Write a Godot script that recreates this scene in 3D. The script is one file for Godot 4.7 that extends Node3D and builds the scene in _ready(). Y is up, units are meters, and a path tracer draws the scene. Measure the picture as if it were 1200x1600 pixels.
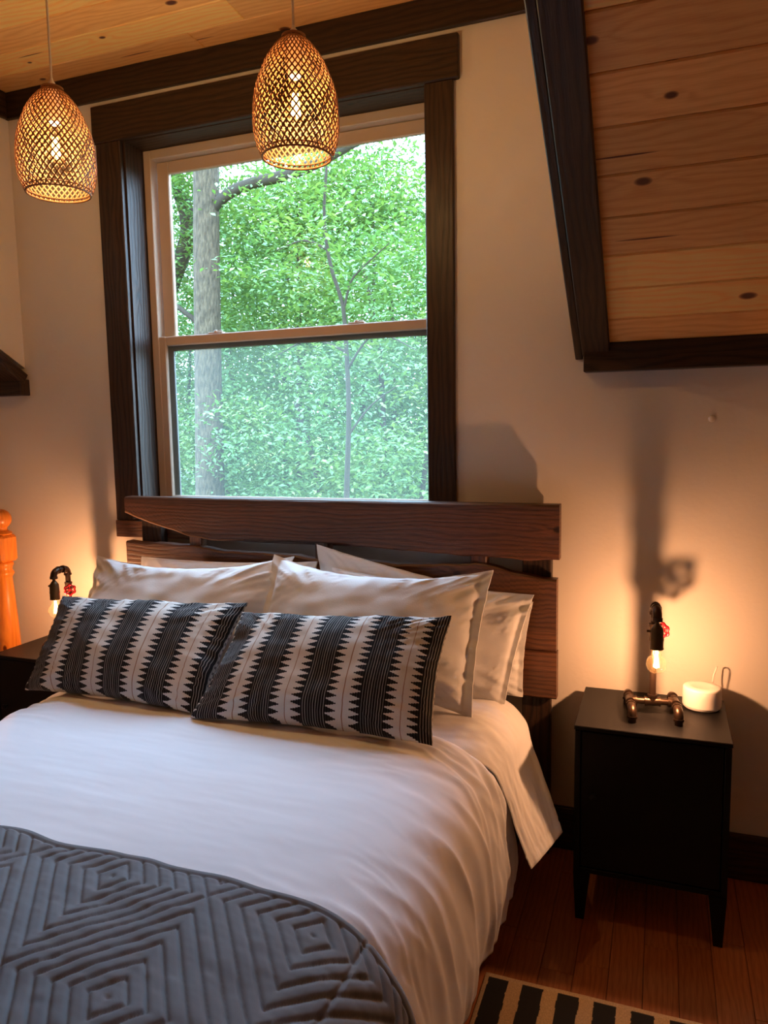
extends Node3D
# A loft bedroom: bed under a dormer window, two pipe lamps, two woven pendants, forest outside.
# y up, metres. The back wall is the plane z = 0, the floor y = 0, the room lies towards +z.

const SLOPE := 0.5568            # 31.9 degrees
const CEIL := 3.035
const SKY_ENERGY := 20.0
const LAMP_ENERGY := 0.30
const PENDANT_ENERGY := 0.27
const LAMP_COLOR := Color(1.0, 0.72, 0.51)
const PENDANT_COLOR := Color(1.0, 0.80, 0.52)

var M := {}
var rng := RandomNumberGenerator.new()
var taken := {}
var weave_normal: NoiseTexture2D

# ------------------------------------------------------------------ mesh builder
class MB:
	var V := PackedVector3Array()
	var N := PackedVector3Array()
	var U := PackedVector2Array()

	func tri(a: Vector3, b: Vector3, c: Vector3, na: Vector3, nb: Vector3, nc: Vector3, ua := Vector2.ZERO, ub := Vector2.ZERO, uc := Vector2.ZERO) -> void:
		if (b - a).cross(c - a).dot(na + nb + nc) > 0.0:
			V.append(a); V.append(c); V.append(b)
			N.append(na); N.append(nc); N.append(nb)
			U.append(ua); U.append(uc); U.append(ub)
		else:
			V.append(a); V.append(b); V.append(c)
			N.append(na); N.append(nb); N.append(nc)
			U.append(ua); U.append(ub); U.append(uc)

	func quad(p: Array, n: Array, u: Array) -> void:
		tri(p[0], p[1], p[2], n[0], n[1], n[2], u[0], u[1], u[2])
		tri(p[0], p[2], p[3], n[0], n[2], n[3], u[0], u[2], u[3])

	# chamfered box; uv in metres, u along the longest side
	func cbox(t: Transform3D, s: Vector3, b := 0.003, uo := Vector2.ZERO) -> void:
		var h := s * 0.5
		b = minf(b, minf(h.x, minf(h.y, h.z)) * 0.9)
		var long := s.max_axis_index()
		var corner := func(axis: int, g: Vector3) -> Vector3:
			var p := Vector3.ZERO
			for k in 3:
				p[k] = g[k] * (h[k] - (0.0 if k == axis else b))
			return p
		var uv := func(p: Vector3, axis: int) -> Vector2:
			if axis == long:
				return Vector2(p[(long + 1) % 3] * 0.3, p[(long + 2) % 3]) + uo
			return Vector2(p[long], p[3 - long - axis]) + uo
		for axis in 3:
			var i := (axis + 1) % 3
			var j := (axis + 2) % 3
			for sg in [-1.0, 1.0]:
				var ps := []
				var us := []
				for q in [[-1, -1], [1, -1], [1, 1], [-1, 1]]:
					var g := Vector3.ZERO
					g[axis] = sg; g[i] = q[0]; g[j] = q[1]
					var p: Vector3 = corner.call(axis, g)
					ps.append(t * p); us.append(uv.call(p, axis))
				var n := Vector3.ZERO
				n[axis] = sg
				n = (t.basis * n).normalized()
				quad(ps, [n, n, n, n], us)
			if b > 0.0004:
				for si in [-1.0, 1.0]:
					for sj in [-1.0, 1.0]:
						var n2 := Vector3.ZERO
						n2[i] = si; n2[j] = sj
						n2 = (t.basis * n2).normalized()
						var ps2 := []
						var us2 := []
						for q in [[i, -1], [i, 1], [j, 1], [j, -1]]:
							var g := Vector3.ZERO
							g[i] = si; g[j] = sj; g[axis] = q[1]
							var p: Vector3 = corner.call(q[0], g)
							ps2.append(t * p); us2.append(uv.call(p, i if i != long else j))
						quad(ps2, [n2, n2, n2, n2], us2)
		if b > 0.0004:
			for sx in [-1.0, 1.0]:
				for sy in [-1.0, 1.0]:
					for sz in [-1.0, 1.0]:
						var g := Vector3(sx, sy, sz)
						var n := (t.basis * g).normalized()
						tri(t * corner.call(0, g), t * corner.call(1, g), t * corner.call(2, g), n, n, n, uo, uo, uo)

	func box(lo: Vector3, hi: Vector3, b := 0.003, uo := Vector2.ZERO) -> void:
		cbox(Transform3D(Basis(), (lo + hi) * 0.5), hi - lo, b, uo)

	# profile: Vector2(radius, y); turned round the y axis of t
	func lathe(t: Transform3D, prof: Array, seg := 24, squash := 1.0) -> void:
		var pts := []
		for k in prof.size():
			pts.append(prof[k])
		var run := 0.0
		for k in pts.size() - 1:
			var a: Vector2 = pts[k]
			var b: Vector2 = pts[k + 1]
			if a.distance_to(b) < 1e-6:
				continue
			var m := Vector2(b.y - a.y, a.x - b.x).normalized()
			var ma := m
			var mb := m
			if k > 0:
				var z: Vector2 = pts[k - 1]
				if z.distance_to(a) > 1e-6:
					var m0 := Vector2(a.y - z.y, z.x - a.x).normalized()
					if m0.dot(m) > 0.5: ma = (m0 + m).normalized()
			if k < pts.size() - 2:
				var c: Vector2 = pts[k + 2]
				if c.distance_to(b) > 1e-6:
					var m1 := Vector2(c.y - b.y, b.x - c.x).normalized()
					if m1.dot(m) > 0.5: mb = (m1 + m).normalized()
			var l := a.distance_to(b)
			for q in seg:
				var f0 := TAU * q / seg
				var f1 := TAU * (q + 1) / seg
				var d0 := Vector3(cos(f0), 0, sin(f0) * squash)
				var d1 := Vector3(cos(f1), 0, sin(f1) * squash)
				var y := Vector3.UP
				var P := [t * (d0 * a.x + y * a.y), t * (d1 * a.x + y * a.y), t * (d1 * b.x + y * b.y), t * (d0 * b.x + y * b.y)]
				var NN := [(t.basis * (d0 * ma.x + y * ma.y)).normalized(), (t.basis * (d1 * ma.x + y * ma.y)).normalized(), (t.basis * (d1 * mb.x + y * mb.y)).normalized(), (t.basis * (d0 * mb.x + y * mb.y)).normalized()]
				var u0 := f0 * 0.05
				var u1 := f1 * 0.05
				var W := [Vector2(run, u0), Vector2(run, u1), Vector2(run + l, u1), Vector2(run + l, u0)]
				if a.x < 1e-6:
					tri(P[0], P[2], P[3], NN[0], NN[2], NN[3], W[0], W[2], W[3])
				elif b.x < 1e-6:
					tri(P[0], P[1], P[2], NN[0], NN[1], NN[2], W[0], W[1], W[2])
				else:
					quad(P, NN, W)
			run += l

	# a round bar along a path; radii: one number or one for each point
	func tube(path: Array, radii, seg := 12, caps := true, flat := 1.0) -> void:
		var n := path.size()
		var tans := []
		for k in n:
			var d: Vector3 = (path[mini(k + 1, n - 1)] - path[maxi(k - 1, 0)])
			tans.append(d.normalized())
		var t0: Vector3 = tans[0]
		var side := t0.cross(Vector3.UP if absf(t0.y) < 0.9 else Vector3.RIGHT).normalized()
		var rings := []
		var norms := []
		var run := 0.0
		var runs := []
		for k in n:
			var t: Vector3 = tans[k]
			side = (side - t * side.dot(t)).normalized()
			var up := side.cross(t).normalized()
			var r: float = radii[k] if radii is Array else radii
			if k > 0: run += path[k].distance_to(path[k - 1])
			runs.append(run)
			var ring := []
			var nr := []
			for q in seg + 1:
				var f := TAU * q / seg
				var d := side * cos(f) + up * sin(f) * flat
				ring.append(path[k] + d * r)
				nr.append((side * cos(f) * flat + up * sin(f)).normalized())
			rings.append(ring)
			norms.append(nr)
		for k in n - 1:
			for q in seg:
				quad([rings[k][q], rings[k][q + 1], rings[k + 1][q + 1], rings[k + 1][q]], [norms[k][q], norms[k][q + 1], norms[k + 1][q + 1], norms[k + 1][q]],
					[Vector2(runs[k], 0.03 * q), Vector2(runs[k], 0.03 * (q + 1)), Vector2(runs[k + 1], 0.03 * (q + 1)), Vector2(runs[k + 1], 0.03 * q)])
		if caps:
			for e in [0, n - 1]:
				var nn: Vector3 = -tans[0] if e == 0 else tans[n - 1]
				for q in seg:
					tri(path[e], rings[e][q], rings[e][q + 1], nn, nn, nn)

	# a prism over a flat polygon (points in order), pushed along dir
	func prism(poly: Array, dir: Vector3, uo := Vector2.ZERO) -> void:
		var n := poly.size()
		var c := Vector3.ZERO
		for p in poly: c += p
		c /= n
		var nn := dir.normalized()
		for k in n:
			var a: Vector3 = poly[k]
			var b: Vector3 = poly[(k + 1) % n]
			tri(c, a, b, -nn, -nn, -nn, Vector2(c.x, c.y) + uo, Vector2(a.x, a.y) + uo, Vector2(b.x, b.y) + uo)
			tri(c + dir, a + dir, b + dir, nn, nn, nn, Vector2(c.x, c.y) + uo, Vector2(a.x, a.y) + uo, Vector2(b.x, b.y) + uo)
			var m := (b - a).cross(dir).normalized()
			if m.dot((a + b) * 0.5 - c) < 0.0: m = -m
			quad([a, b, b + dir, a + dir], [m, m, m, m], [Vector2(a.x, 0) + uo, Vector2(b.x, 0) + uo, Vector2(b.x, 0.02) + uo, Vector2(a.x, 0.02) + uo])

	func mesh() -> ArrayMesh:
		var m := ArrayMesh.new()
		var a := []
		a.resize(Mesh.ARRAY_MAX)
		a[Mesh.ARRAY_VERTEX] = V
		a[Mesh.ARRAY_NORMAL] = N
		a[Mesh.ARRAY_TEX_UV] = U
		m.add_surface_from_arrays(Mesh.PRIMITIVE_TRIANGLES, a)
		return m


# a closed cloth: outer points F, inner points B, both (nu + 1) * (nv + 1), with one smooth skin
func closed_sheet(F: PackedVector3Array, B: PackedVector3Array, nu: int, nv: int, T: PackedVector2Array) -> ArrayMesh:
	var w := nu + 1
	var total := F.size()
	var V := F.duplicate()
	V.append_array(B)
	var U := T.duplicate()
	U.append_array(T)
	var I := PackedInt32Array()
	var mid := (nv / 2) * w + nu / 2
	var flip := (F[mid + 1] - F[mid]).cross(F[mid + w] - F[mid]).dot(F[mid] - B[mid]) < 0.0   # true: already clockwise seen from outside
	for j in nv:
		for i in nu:
			var a := j * w + i
			var q := [a, a + 1, a + w + 1, a + w]
			if not flip: q = [a, a + w, a + w + 1, a + 1]
			I.append_array(PackedInt32Array([q[0], q[1], q[2], q[0], q[2], q[3]]))
			I.append_array(PackedInt32Array([total + q[0], total + q[2], total + q[1], total + q[0], total + q[3], total + q[2]]))
	var rim := []
	for i in nu: rim.append([i, i + 1])
	for j in nv: rim.append([j * w + nu, (j + 1) * w + nu])
	for i in nu: rim.append([nv * w + nu - i, nv * w + nu - i - 1])
	for j in nv: rim.append([(nv - j) * w, (nv - j - 1) * w])
	for e in rim:
		var p: int = e[0]
		var r: int = e[1]
		if flip:
			I.append_array(PackedInt32Array([p, total + p, r, r, total + p, total + r]))
		else:
			I.append_array(PackedInt32Array([p, r, total + p, r, total + r, total + p]))
	var N := PackedVector3Array()
	N.resize(V.size())
	for k in range(0, I.size(), 3):
		var n := (V[I[k + 2]] - V[I[k]]).cross(V[I[k + 1]] - V[I[k]])
		N[I[k]] += n
		N[I[k + 1]] += n
		N[I[k + 2]] += n
	for k in N.size():
		N[k] = N[k].normalized() if N[k].length_squared() > 0.0 else Vector3.UP
	var m := ArrayMesh.new()
	var arr := []
	arr.resize(Mesh.ARRAY_MAX)
	arr[Mesh.ARRAY_VERTEX] = V
	arr[Mesh.ARRAY_NORMAL] = N
	arr[Mesh.ARRAY_TEX_UV] = U
	arr[Mesh.ARRAY_INDEX] = I
	m.add_surface_from_arrays(Mesh.PRIMITIVE_TRIANGLES, arr)
	return m


# the same from one layer of points and a thickness
func thick_sheet(F: PackedVector3Array, nu: int, nv: int, thick: float, T: PackedVector2Array, out_dir: Vector3) -> ArrayMesh:
	var w := nu + 1
	var sg := signf(sheet_sign(F, nu, nv, out_dir))
	var B := PackedVector3Array()
	B.resize(F.size())
	for j in nv + 1:
		for i in w:
			var a := F[j * w + mini(i + 1, nu)] - F[j * w + maxi(i - 1, 0)]
			var b := F[mini(j + 1, nv) * w + i] - F[maxi(j - 1, 0) * w + i]
			var n := a.cross(b).normalized()
			B[j * w + i] = F[j * w + i] - n * thick * sg
	return closed_sheet(F, B, nu, nv, T)


func sheet_sign(F: PackedVector3Array, nu: int, nv: int, out_dir: Vector3) -> float:
	var w := nu + 1
	var mid := (nv / 2) * w + nu / 2
	return (F[mid + 1] - F[mid]).cross(F[mid + w] - F[mid]).dot(out_dir)


# ------------------------------------------------------------------ scene helpers
func numbered(called: String) -> String:
	var n: int = taken.get(called, 0)
	taken[called] = n + 1
	return called if n == 0 else "%s_%03d" % [called, n]

func tag(o: Node3D, label: String, category: String, group := "", kind := "") -> Node3D:
	o.set_meta("label", label)
	o.set_meta("category", category)
	if group: o.set_meta("group", group)
	if kind: o.set_meta("kind", kind)
	return o

func thing(called: String, at: Vector3, label: String, category: String, group := "", kind := "") -> Node3D:
	var o := Node3D.new()
	o.name = numbered(called)
	add_child(o)
	o.position = at
	return tag(o, label, category, group, kind)

func put(called: String, m: Mesh, mat: Material, parent: Node3D = self, at := Vector3.ZERO) -> MeshInstance3D:
	var o := MeshInstance3D.new()
	o.name = numbered(called) if parent == self else called
	o.mesh = m
	o.material_override = mat
	parent.add_child(o, true)
	o.position = at
	return o

func board(called: String, lo: Vector3, hi: Vector3, mat: Material, parent: Node3D, b := 0.003) -> MeshInstance3D:
	var mb := MB.new()
	mb.cbox(Transform3D(), hi - lo, b, Vector2(rng.randf() * 3.0, rng.randi_range(0, 3) * 0.14))
	return put(called, mb.mesh(), mat, parent, (lo + hi) * 0.5)

func catmull(pts: Array, n: int) -> Array:
	# evenly spaced points along a smooth curve through pts (Vector3)
	var fine := []
	for k in pts.size() - 1:
		var p0: Vector3 = pts[maxi(k - 1, 0)]
		var p1: Vector3 = pts[k]
		var p2: Vector3 = pts[k + 1]
		var p3: Vector3 = pts[mini(k + 2, pts.size() - 1)]
		for q in 16:
			fine.append(p1.cubic_interpolate(p2, p0, p3, q / 16.0))
	fine.append(pts[-1])
	var acc := [0.0]
	for k in fine.size() - 1:
		acc.append(acc[-1] + fine[k].distance_to(fine[k + 1]))
	var out := []
	var at := 0
	for k in n + 1:
		var want: float = acc[-1] * k / n
		while at < fine.size() - 2 and acc[at + 1] < want: at += 1
		var span: float = acc[at + 1] - acc[at]
		out.append(fine[at].lerp(fine[at + 1], clampf((want - acc[at]) / maxf(span, 1e-6), 0.0, 1.0)))
	return out

# ------------------------------------------------------------------ materials
func noise(sd: int, freq: float, oct := 3) -> FastNoiseLite:
	var f := FastNoiseLite.new()
	f.seed = sd
	f.noise_type = FastNoiseLite.TYPE_SIMPLEX_SMOOTH
	f.frequency = freq
	f.fractal_octaves = oct
	return f

# wood grain, 2.4 m long (seamless) and 0.56 m across; knots: [u metres, v metres, radius metres]
func wood_texture(w: int, h: int, sd: int, light: Color, dark: Color, knot: Color, rings: float, grain: float, knots: Array, ring_weight := 0.62) -> Array:
	var n1 := noise(sd, 1.0, 2)
	var n2 := noise(sd + 7, 1.0, 2)
	var data := PackedByteArray()
	data.resize(w * h * 3)
	var bump := PackedByteArray()
	bump.resize(w * h)
	for x in w:
		var u := 2.4 * x / w
		var ca := cos(TAU * x / w)
		var sa := sin(TAU * x / w)
		for y in h:
			var v := 0.56 * y / h
			var plank := floorf(v / 0.14)
			var warp := n1.get_noise_3d(ca * 0.9 + plank * 9.0, sa * 0.9, v * 9.0) * 1.0
			var kd := 0.0
			for k in knots:
				var du: float = absf(u - k[0])
				if du > 1.2: du = 2.4 - du
				var dv: float = v - k[1]
				if du < k[2] * (40.0 if k.size() > 3 else 12.0) and absf(dv) < k[2] * 5.0:
					var d2: float = (du * du / 9.0 + dv * dv) / (k[2] * k[2])
					warp += signf(dv) * 1.4 * exp(-d2 * 0.30) * (0.3 if k.size() > 3 else 1.0)
					var core: float = du * du / (k[2] * k[2] * (k[3] * k[3] if k.size() > 3 else 2.6)) + dv * dv / (k[2] * k[2])
					kd = maxf(kd, clampf(1.35 - core * 1.2, 0.0, 1.0))
			var ring := 0.5 + 0.5 * sin(TAU * (v * rings + warp))
			ring = ring * ring
			var fine := n2.get_noise_3d(ca * 5.0, sa * 5.0, v * 260.0) * 0.5 + 0.5
			var t := clampf(ring * ring_weight + (fine - 0.5) * grain + 0.15, 0.0, 1.0)
			var tone := 1.0 + 0.22 * n1.get_noise_2d(plank * 37.0, 5.0)
			var c := (light.lerp(dark, t) * tone).lerp(knot, kd)
			var at := (y * w + x) * 3
			data[at] = int(clampf(c.r, 0, 1) * 255)
			data[at + 1] = int(clampf(c.g, 0, 1) * 255)
			data[at + 2] = int(clampf(c.b, 0, 1) * 255)
			bump[y * w + x] = int(clampf(1.0 - t * 0.8 - kd * 0.2, 0, 1) * 255)
	return [ImageTexture.create_from_image(Image.create_from_data(w, h, false, Image.FORMAT_RGB8, data)), ImageTexture.create_from_image(Image.create_from_data(w, h, false, Image.FORMAT_L8, bump))]

func wood(tex: Array, rough: float, relief := 0.06, tint := Color.WHITE, spec := 0.5) -> StandardMaterial3D:
	var m := StandardMaterial3D.new()
	m.albedo_color = tint
	m.albedo_texture = tex[0]
	m.roughness = rough
	m.metallic_specular = spec
	m.uv1_scale = Vector3(1 / 2.4, 1 / 0.56, 1)
	m.heightmap_enabled = true
	m.heightmap_texture = tex[1]
	m.heightmap_scale = relief
	return m

func plain(c: Color, rough: float, metal := 0.0) -> StandardMaterial3D:
	var m := StandardMaterial3D.new()
	m.albedo_color = c
	m.roughness = rough
	m.metallic = metal
	return m

func noise_texture(sd: int, freq: float, a: Color, b: Color, size := 256) -> NoiseTexture2D:
	var t := NoiseTexture2D.new()
	t.width = size
	t.height = size
	t.seamless = true
	t.noise = noise(sd, freq, 4)
	var g := Gradient.new()
	g.set_color(0, a)
	g.set_color(1, b)
	t.color_ramp = g
	return t

func normal_noise(sd: int, freq: float, strength: float) -> NoiseTexture2D:
	var t := NoiseTexture2D.new()
	t.width = 256
	t.height = 256
	t.seamless = true
	t.as_normal_map = true
	t.bump_strength = strength
	t.noise = noise(sd, freq, 4)
	return t

func cloth(c: Color, rough := 0.92, relief := 0.02, scale := 9.0) -> StandardMaterial3D:
	var m := plain(c, rough)
	m.metallic_specular = 0.25
	m.rim_enabled = true
	m.rim = 0.25
	m.uv1_triplanar = true
	m.uv1_scale = Vector3.ONE * scale
	m.normal_enabled = true
	if weave_normal == null: weave_normal = normal_noise(41, 0.09, 2.0)
	m.normal_texture = weave_normal
	m.normal_scale = relief * 12.0
	return m

func cushion_texture() -> ImageTexture:
	var w := 1024
	var h := 512
	var im := Image.create(w, h, false, Image.FORMAT_RGB8)
	var white := Color8(212, 206, 198)
	var black := Color8(24, 24, 28)
	var line := Color8(150, 146, 142)
	var brown := Color8(150, 112, 88)
	var g := noise(5, 0.4, 2)
	for x in w:
		var f := float(x) / w
		var k := roundf((f - 0.07) / 0.232)
		var off := f - 0.07 - k * 0.232
		var d := absf(off)
		for y in h:
			var p := fposmod(y * 19.0 / h + (0.0 if off < 0 else 0.5), 1.0)
			var lev := floorf((1.0 - absf(2.0 * p - 1.0)) * 4.99) / 4.0
			var c := white
			if d < 0.050:
				c = line if fposmod(off / 0.0105, 1.0) < 0.24 else black
			elif d < 0.050 + 0.040 * lev:
				c = black if fposmod(off / 0.0105, 1.0) > 0.12 else black.lerp(line, 0.4)
			elif absf(d - 0.116) < 0.0016:
				c = brown
			c = c * (1.0 + 0.06 * g.get_noise_2d(x, y))
			im.set_pixel(x, y, c)
	return ImageTexture.create_from_image(im)

func rug_texture() -> ImageTexture:
	# 0.95 m across (u), 1.5 m long (v); black and sand stripes with a ragged woven edge
	var w := 512
	var h := 512
	var im := Image.create(w, h, false, Image.FORMAT_RGB8)
	var g := noise(12, 0.05, 3)
	var g2 := noise(13, 0.5, 2)
	for x in w:
		for y in h:
			var u := 0.95 * x / w
			var v := 1.5 * y / h
			var p := fposmod(u - 0.010 + 0.003 * g.get_noise_2d(x * 0.3, y), 0.0955)
			var c := Color8(22, 19, 18) if p < 0.056 else Color8(178, 150, 112)
			if u < 0.010 or u > 0.94 or v < 0.012 or v > 1.488: c = Color8(182, 156, 122)
			im.set_pixel(x, y, c * (1.0 + 0.18 * g2.get_noise_2d(x, y)))
	return ImageTexture.create_from_image(im)

func make_materials() -> void:
	var pine := wood_texture(1024, 512, 3, Color8(252, 190, 114), Color8(226, 150, 78), Color8(92, 42, 20), 40.0, 0.65,
		[[0.25, 0.06, 0.010], [1.1, 0.03, 0.014], [1.9, 0.10, 0.008], [0.6, 0.21, 0.016], [1.5, 0.19, 0.007], [0.2, 0.35, 0.012], [1.3, 0.38, 0.010], [2.1, 0.33, 0.015], [0.9, 0.47, 0.011], [1.7, 0.52, 0.013], [0.75, 0.085, 0.0030, 28.0], [1.55, 0.235, 0.0028, 24.0], [0.55, 0.400, 0.0032, 30.0], [1.25, 0.505, 0.0028, 22.0], [2.0, 0.06, 0.011], [1.9, 0.235, 0.009], [0.85, 0.33, 0.012], [0.3, 0.50, 0.010]], 0.45)
	M.pine = wood(pine, 0.42, 0.03)
	var dk := wood_texture(1024, 512, 17, Color8(74, 50, 34), Color8(36, 24, 18), Color8(18, 12, 9), 46.0, 0.7,
		[[0.4, 0.07, 0.012], [1.6, 0.05, 0.009], [1.0, 0.22, 0.010], [2.0, 0.36, 0.014], [0.7, 0.48, 0.010]])
	M.dark = wood(dk, 0.46, 0.10, Color(0.88, 0.86, 0.84), 0.45)
	var wal := wood_texture(1024, 512, 29, Color8(104, 66, 42), Color8(66, 40, 26), Color8(40, 22, 14), 60.0, 1.1,
		[[1.4, 0.08, 0.012], [0.3, 0.33, 0.010]])
	M.sapwood = plain(Color8(150, 104, 70), 0.6)
	M.walnut = wood(wal, 0.42, 0.08)
	var oak := wood_texture(1024, 512, 51, Color8(182, 112, 66), Color8(138, 78, 42), Color8(84, 44, 24), 60.0, 0.9, [[1.2, 0.07, 0.009]], 0.4)
	M.floor = wood(oak, 0.34, 0.015)
	M.honey = wood(pine, 0.3, 0.01, Color(0.96, 0.78, 0.52))
	M.wall = plain(Color8(218, 206, 192), 0.88)
	M.wall.uv1_triplanar = true
	M.wall.uv1_world_triplanar = true
	M.wall.uv1_scale = Vector3.ONE * 3.0
	M.wall.normal_enabled = true
	M.wall.normal_texture = normal_noise(77, 0.05, 1.2)
	M.wall.normal_scale = 0.25
	M.vinyl = plain(Color8(196, 172, 150), 0.5)
	M.screen_frame = plain(Color8(96, 98, 92), 0.5)
	M.glass = plain(Color(0.9, 1.0, 0.96, 0.03), 0.0)
	M.glass.transparency = BaseMaterial3D.TRANSPARENCY_ALPHA
	M.screen = plain(Color(0.50, 0.50, 0.30, 0.085), 0.9)
	M.screen.transparency = BaseMaterial3D.TRANSPARENCY_ALPHA
	M.screen.backlight_enabled = true
	M.screen.backlight = Color(0.95, 1.0, 0.97)
	M.metal = plain(Color8(120, 120, 116), 0.4, 0.8)
	M.sheet = cloth(Color8(232, 230, 230))
	M.pillow = cloth(Color8(234, 232, 230))
	M.duvet = cloth(Color8(230, 230, 234), 0.92, 0.008, 16.0)
	M.quilt = cloth(Color8(118, 121, 126), 0.8, 0.01, 14.0)
	M.stripe = cloth(Color.WHITE)
	M.stripe.uv1_triplanar = false
	M.stripe.uv1_scale = Vector3.ONE
	M.stripe.normal_enabled = false
	M.stripe.albedo_texture = cushion_texture()
	M.black = plain(Color8(14, 12, 12), 0.45)
	M.black.metallic_specular = 0.32
	M.pipe = plain(Color8(74, 56, 44), 0.34, 0.85)
	M.socket = plain(Color8(84, 66, 42), 0.42, 0.7)
	M.red = plain(Color8(170, 22, 30), 0.28)
	M.white_plastic = plain(Color8(226, 214, 204), 0.5)
	M.cord = plain(Color8(214, 196, 180), 0.6)
	M.bulb_glass = plain(Color(1.0, 0.88, 0.60, 0.0025), 0.0)
	M.bulb_glass.transparency = BaseMaterial3D.TRANSPARENCY_ALPHA
	M.glow = plain(Color8(255, 226, 170), 0.5)
	M.glow.emission_enabled = true
	M.glow.emission = Color(1.0, 0.80, 0.48)
	M.glow.emission_energy_multiplier = 14.0
	M.weave = plain(Color8(128, 82, 44), 0.6)
	M.rug = plain(Color.WHITE, 0.95)
	M.rug.albedo_texture = rug_texture()
	M.bark = plain(Color8(98, 82, 62), 0.95)
	M.bark.albedo_texture = noise_texture(91, 0.03, Color(0.55, 0.55, 0.55), Color(1, 1, 1))
	M.bark.uv1_scale = Vector3(0.6, 5.0, 1.0)
	M.bark.heightmap_enabled = true
	M.bark.heightmap_texture = noise_texture(92, 0.04, Color.BLACK, Color.WHITE)
	M.bark.heightmap_scale = 2.0
	M.bark_dark = plain(Color8(52, 43, 32), 0.95)
	M.ground = plain(Color8(52, 58, 34), 1.0)

# ------------------------------------------------------------------ main
func _ready() -> void:
	rng.seed = 20240
	# camera
	var cam := Camera3D.new()
	cam.name = "camera"
	cam.position = Vector3(0, 1.55, 2.679)
	cam.rotation = Vector3(deg_to_rad(-6.34), deg_to_rad(20.46), deg_to_rad(-0.978))
	cam.fov = rad_to_deg(2.0 * atan(800.0 / 1168.7))
	cam.near = 0.05
	cam.far = 400.0
	add_child(cam)
	cam.current = true
	# sky
	var we := WorldEnvironment.new()
	we.name = "world"
	var e := Environment.new()
	e.background_mode = Environment.BG_SKY
	var sky := Sky.new()
	var sm := ProceduralSkyMaterial.new()
	sm.sky_top_color = Color(0.67, 0.84, 1.0)
	sm.sky_horizon_color = Color(0.76, 0.89, 1.0)
	sm.ground_horizon_color = Color(0.5, 0.6, 0.45)
	sm.ground_bottom_color = Color(0.3, 0.38, 0.25)
	sm.energy_multiplier = SKY_ENERGY
	sky.sky_material = sm
	e.sky = sky
	e.tonemap_mode = Environment.TONE_MAPPER_LINEAR
	e.tonemap_exposure = 1.0
	e.sdfgi_enabled = true
	e.ssao_enabled = true
	e.ssil_enabled = true
	we.environment = e
	add_child(we)

	make_materials()
	build_shell()
	build_window()
	build_bed()
	build_bedding()
	build_furniture()
	build_pendants()
	build_forest()

# ------------------------------------------------------------------ shell
func slope_at(s: float, x: float, off := 0.0) -> Vector3:
	# a point on the sloped ceiling: s metres up from its foot, off metres into the room
	return Vector3(x, 1.81 + s * sin(SLOPE) - off * cos(SLOPE), 0.03 + s * cos(SLOPE) + off * sin(SLOPE))

func slope_board(called: String, x0: float, x1: float, s0: float, s1: float, o0: float, o1: float, mat: Material, parent: Node3D, b := 0.003) -> MeshInstance3D:
	var mb := MB.new()
	mb.cbox(Transform3D(), Vector3(x1 - x0, o1 - o0, s1 - s0), b, Vector2(rng.randf() * 2.4, rng.randi_range(0, 3) * 0.14 + 0.07))
	var o := put(called, mb.mesh(), mat, parent)
	o.position = slope_at((s0 + s1) * 0.5, (x0 + x1) * 0.5, (o0 + o1) * 0.5)
	o.basis = Basis(Vector3.RIGHT, Vector3(0, -cos(SLOPE), sin(SLOPE)), Vector3(0, -sin(SLOPE), -cos(SLOPE)))
	return o

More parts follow.
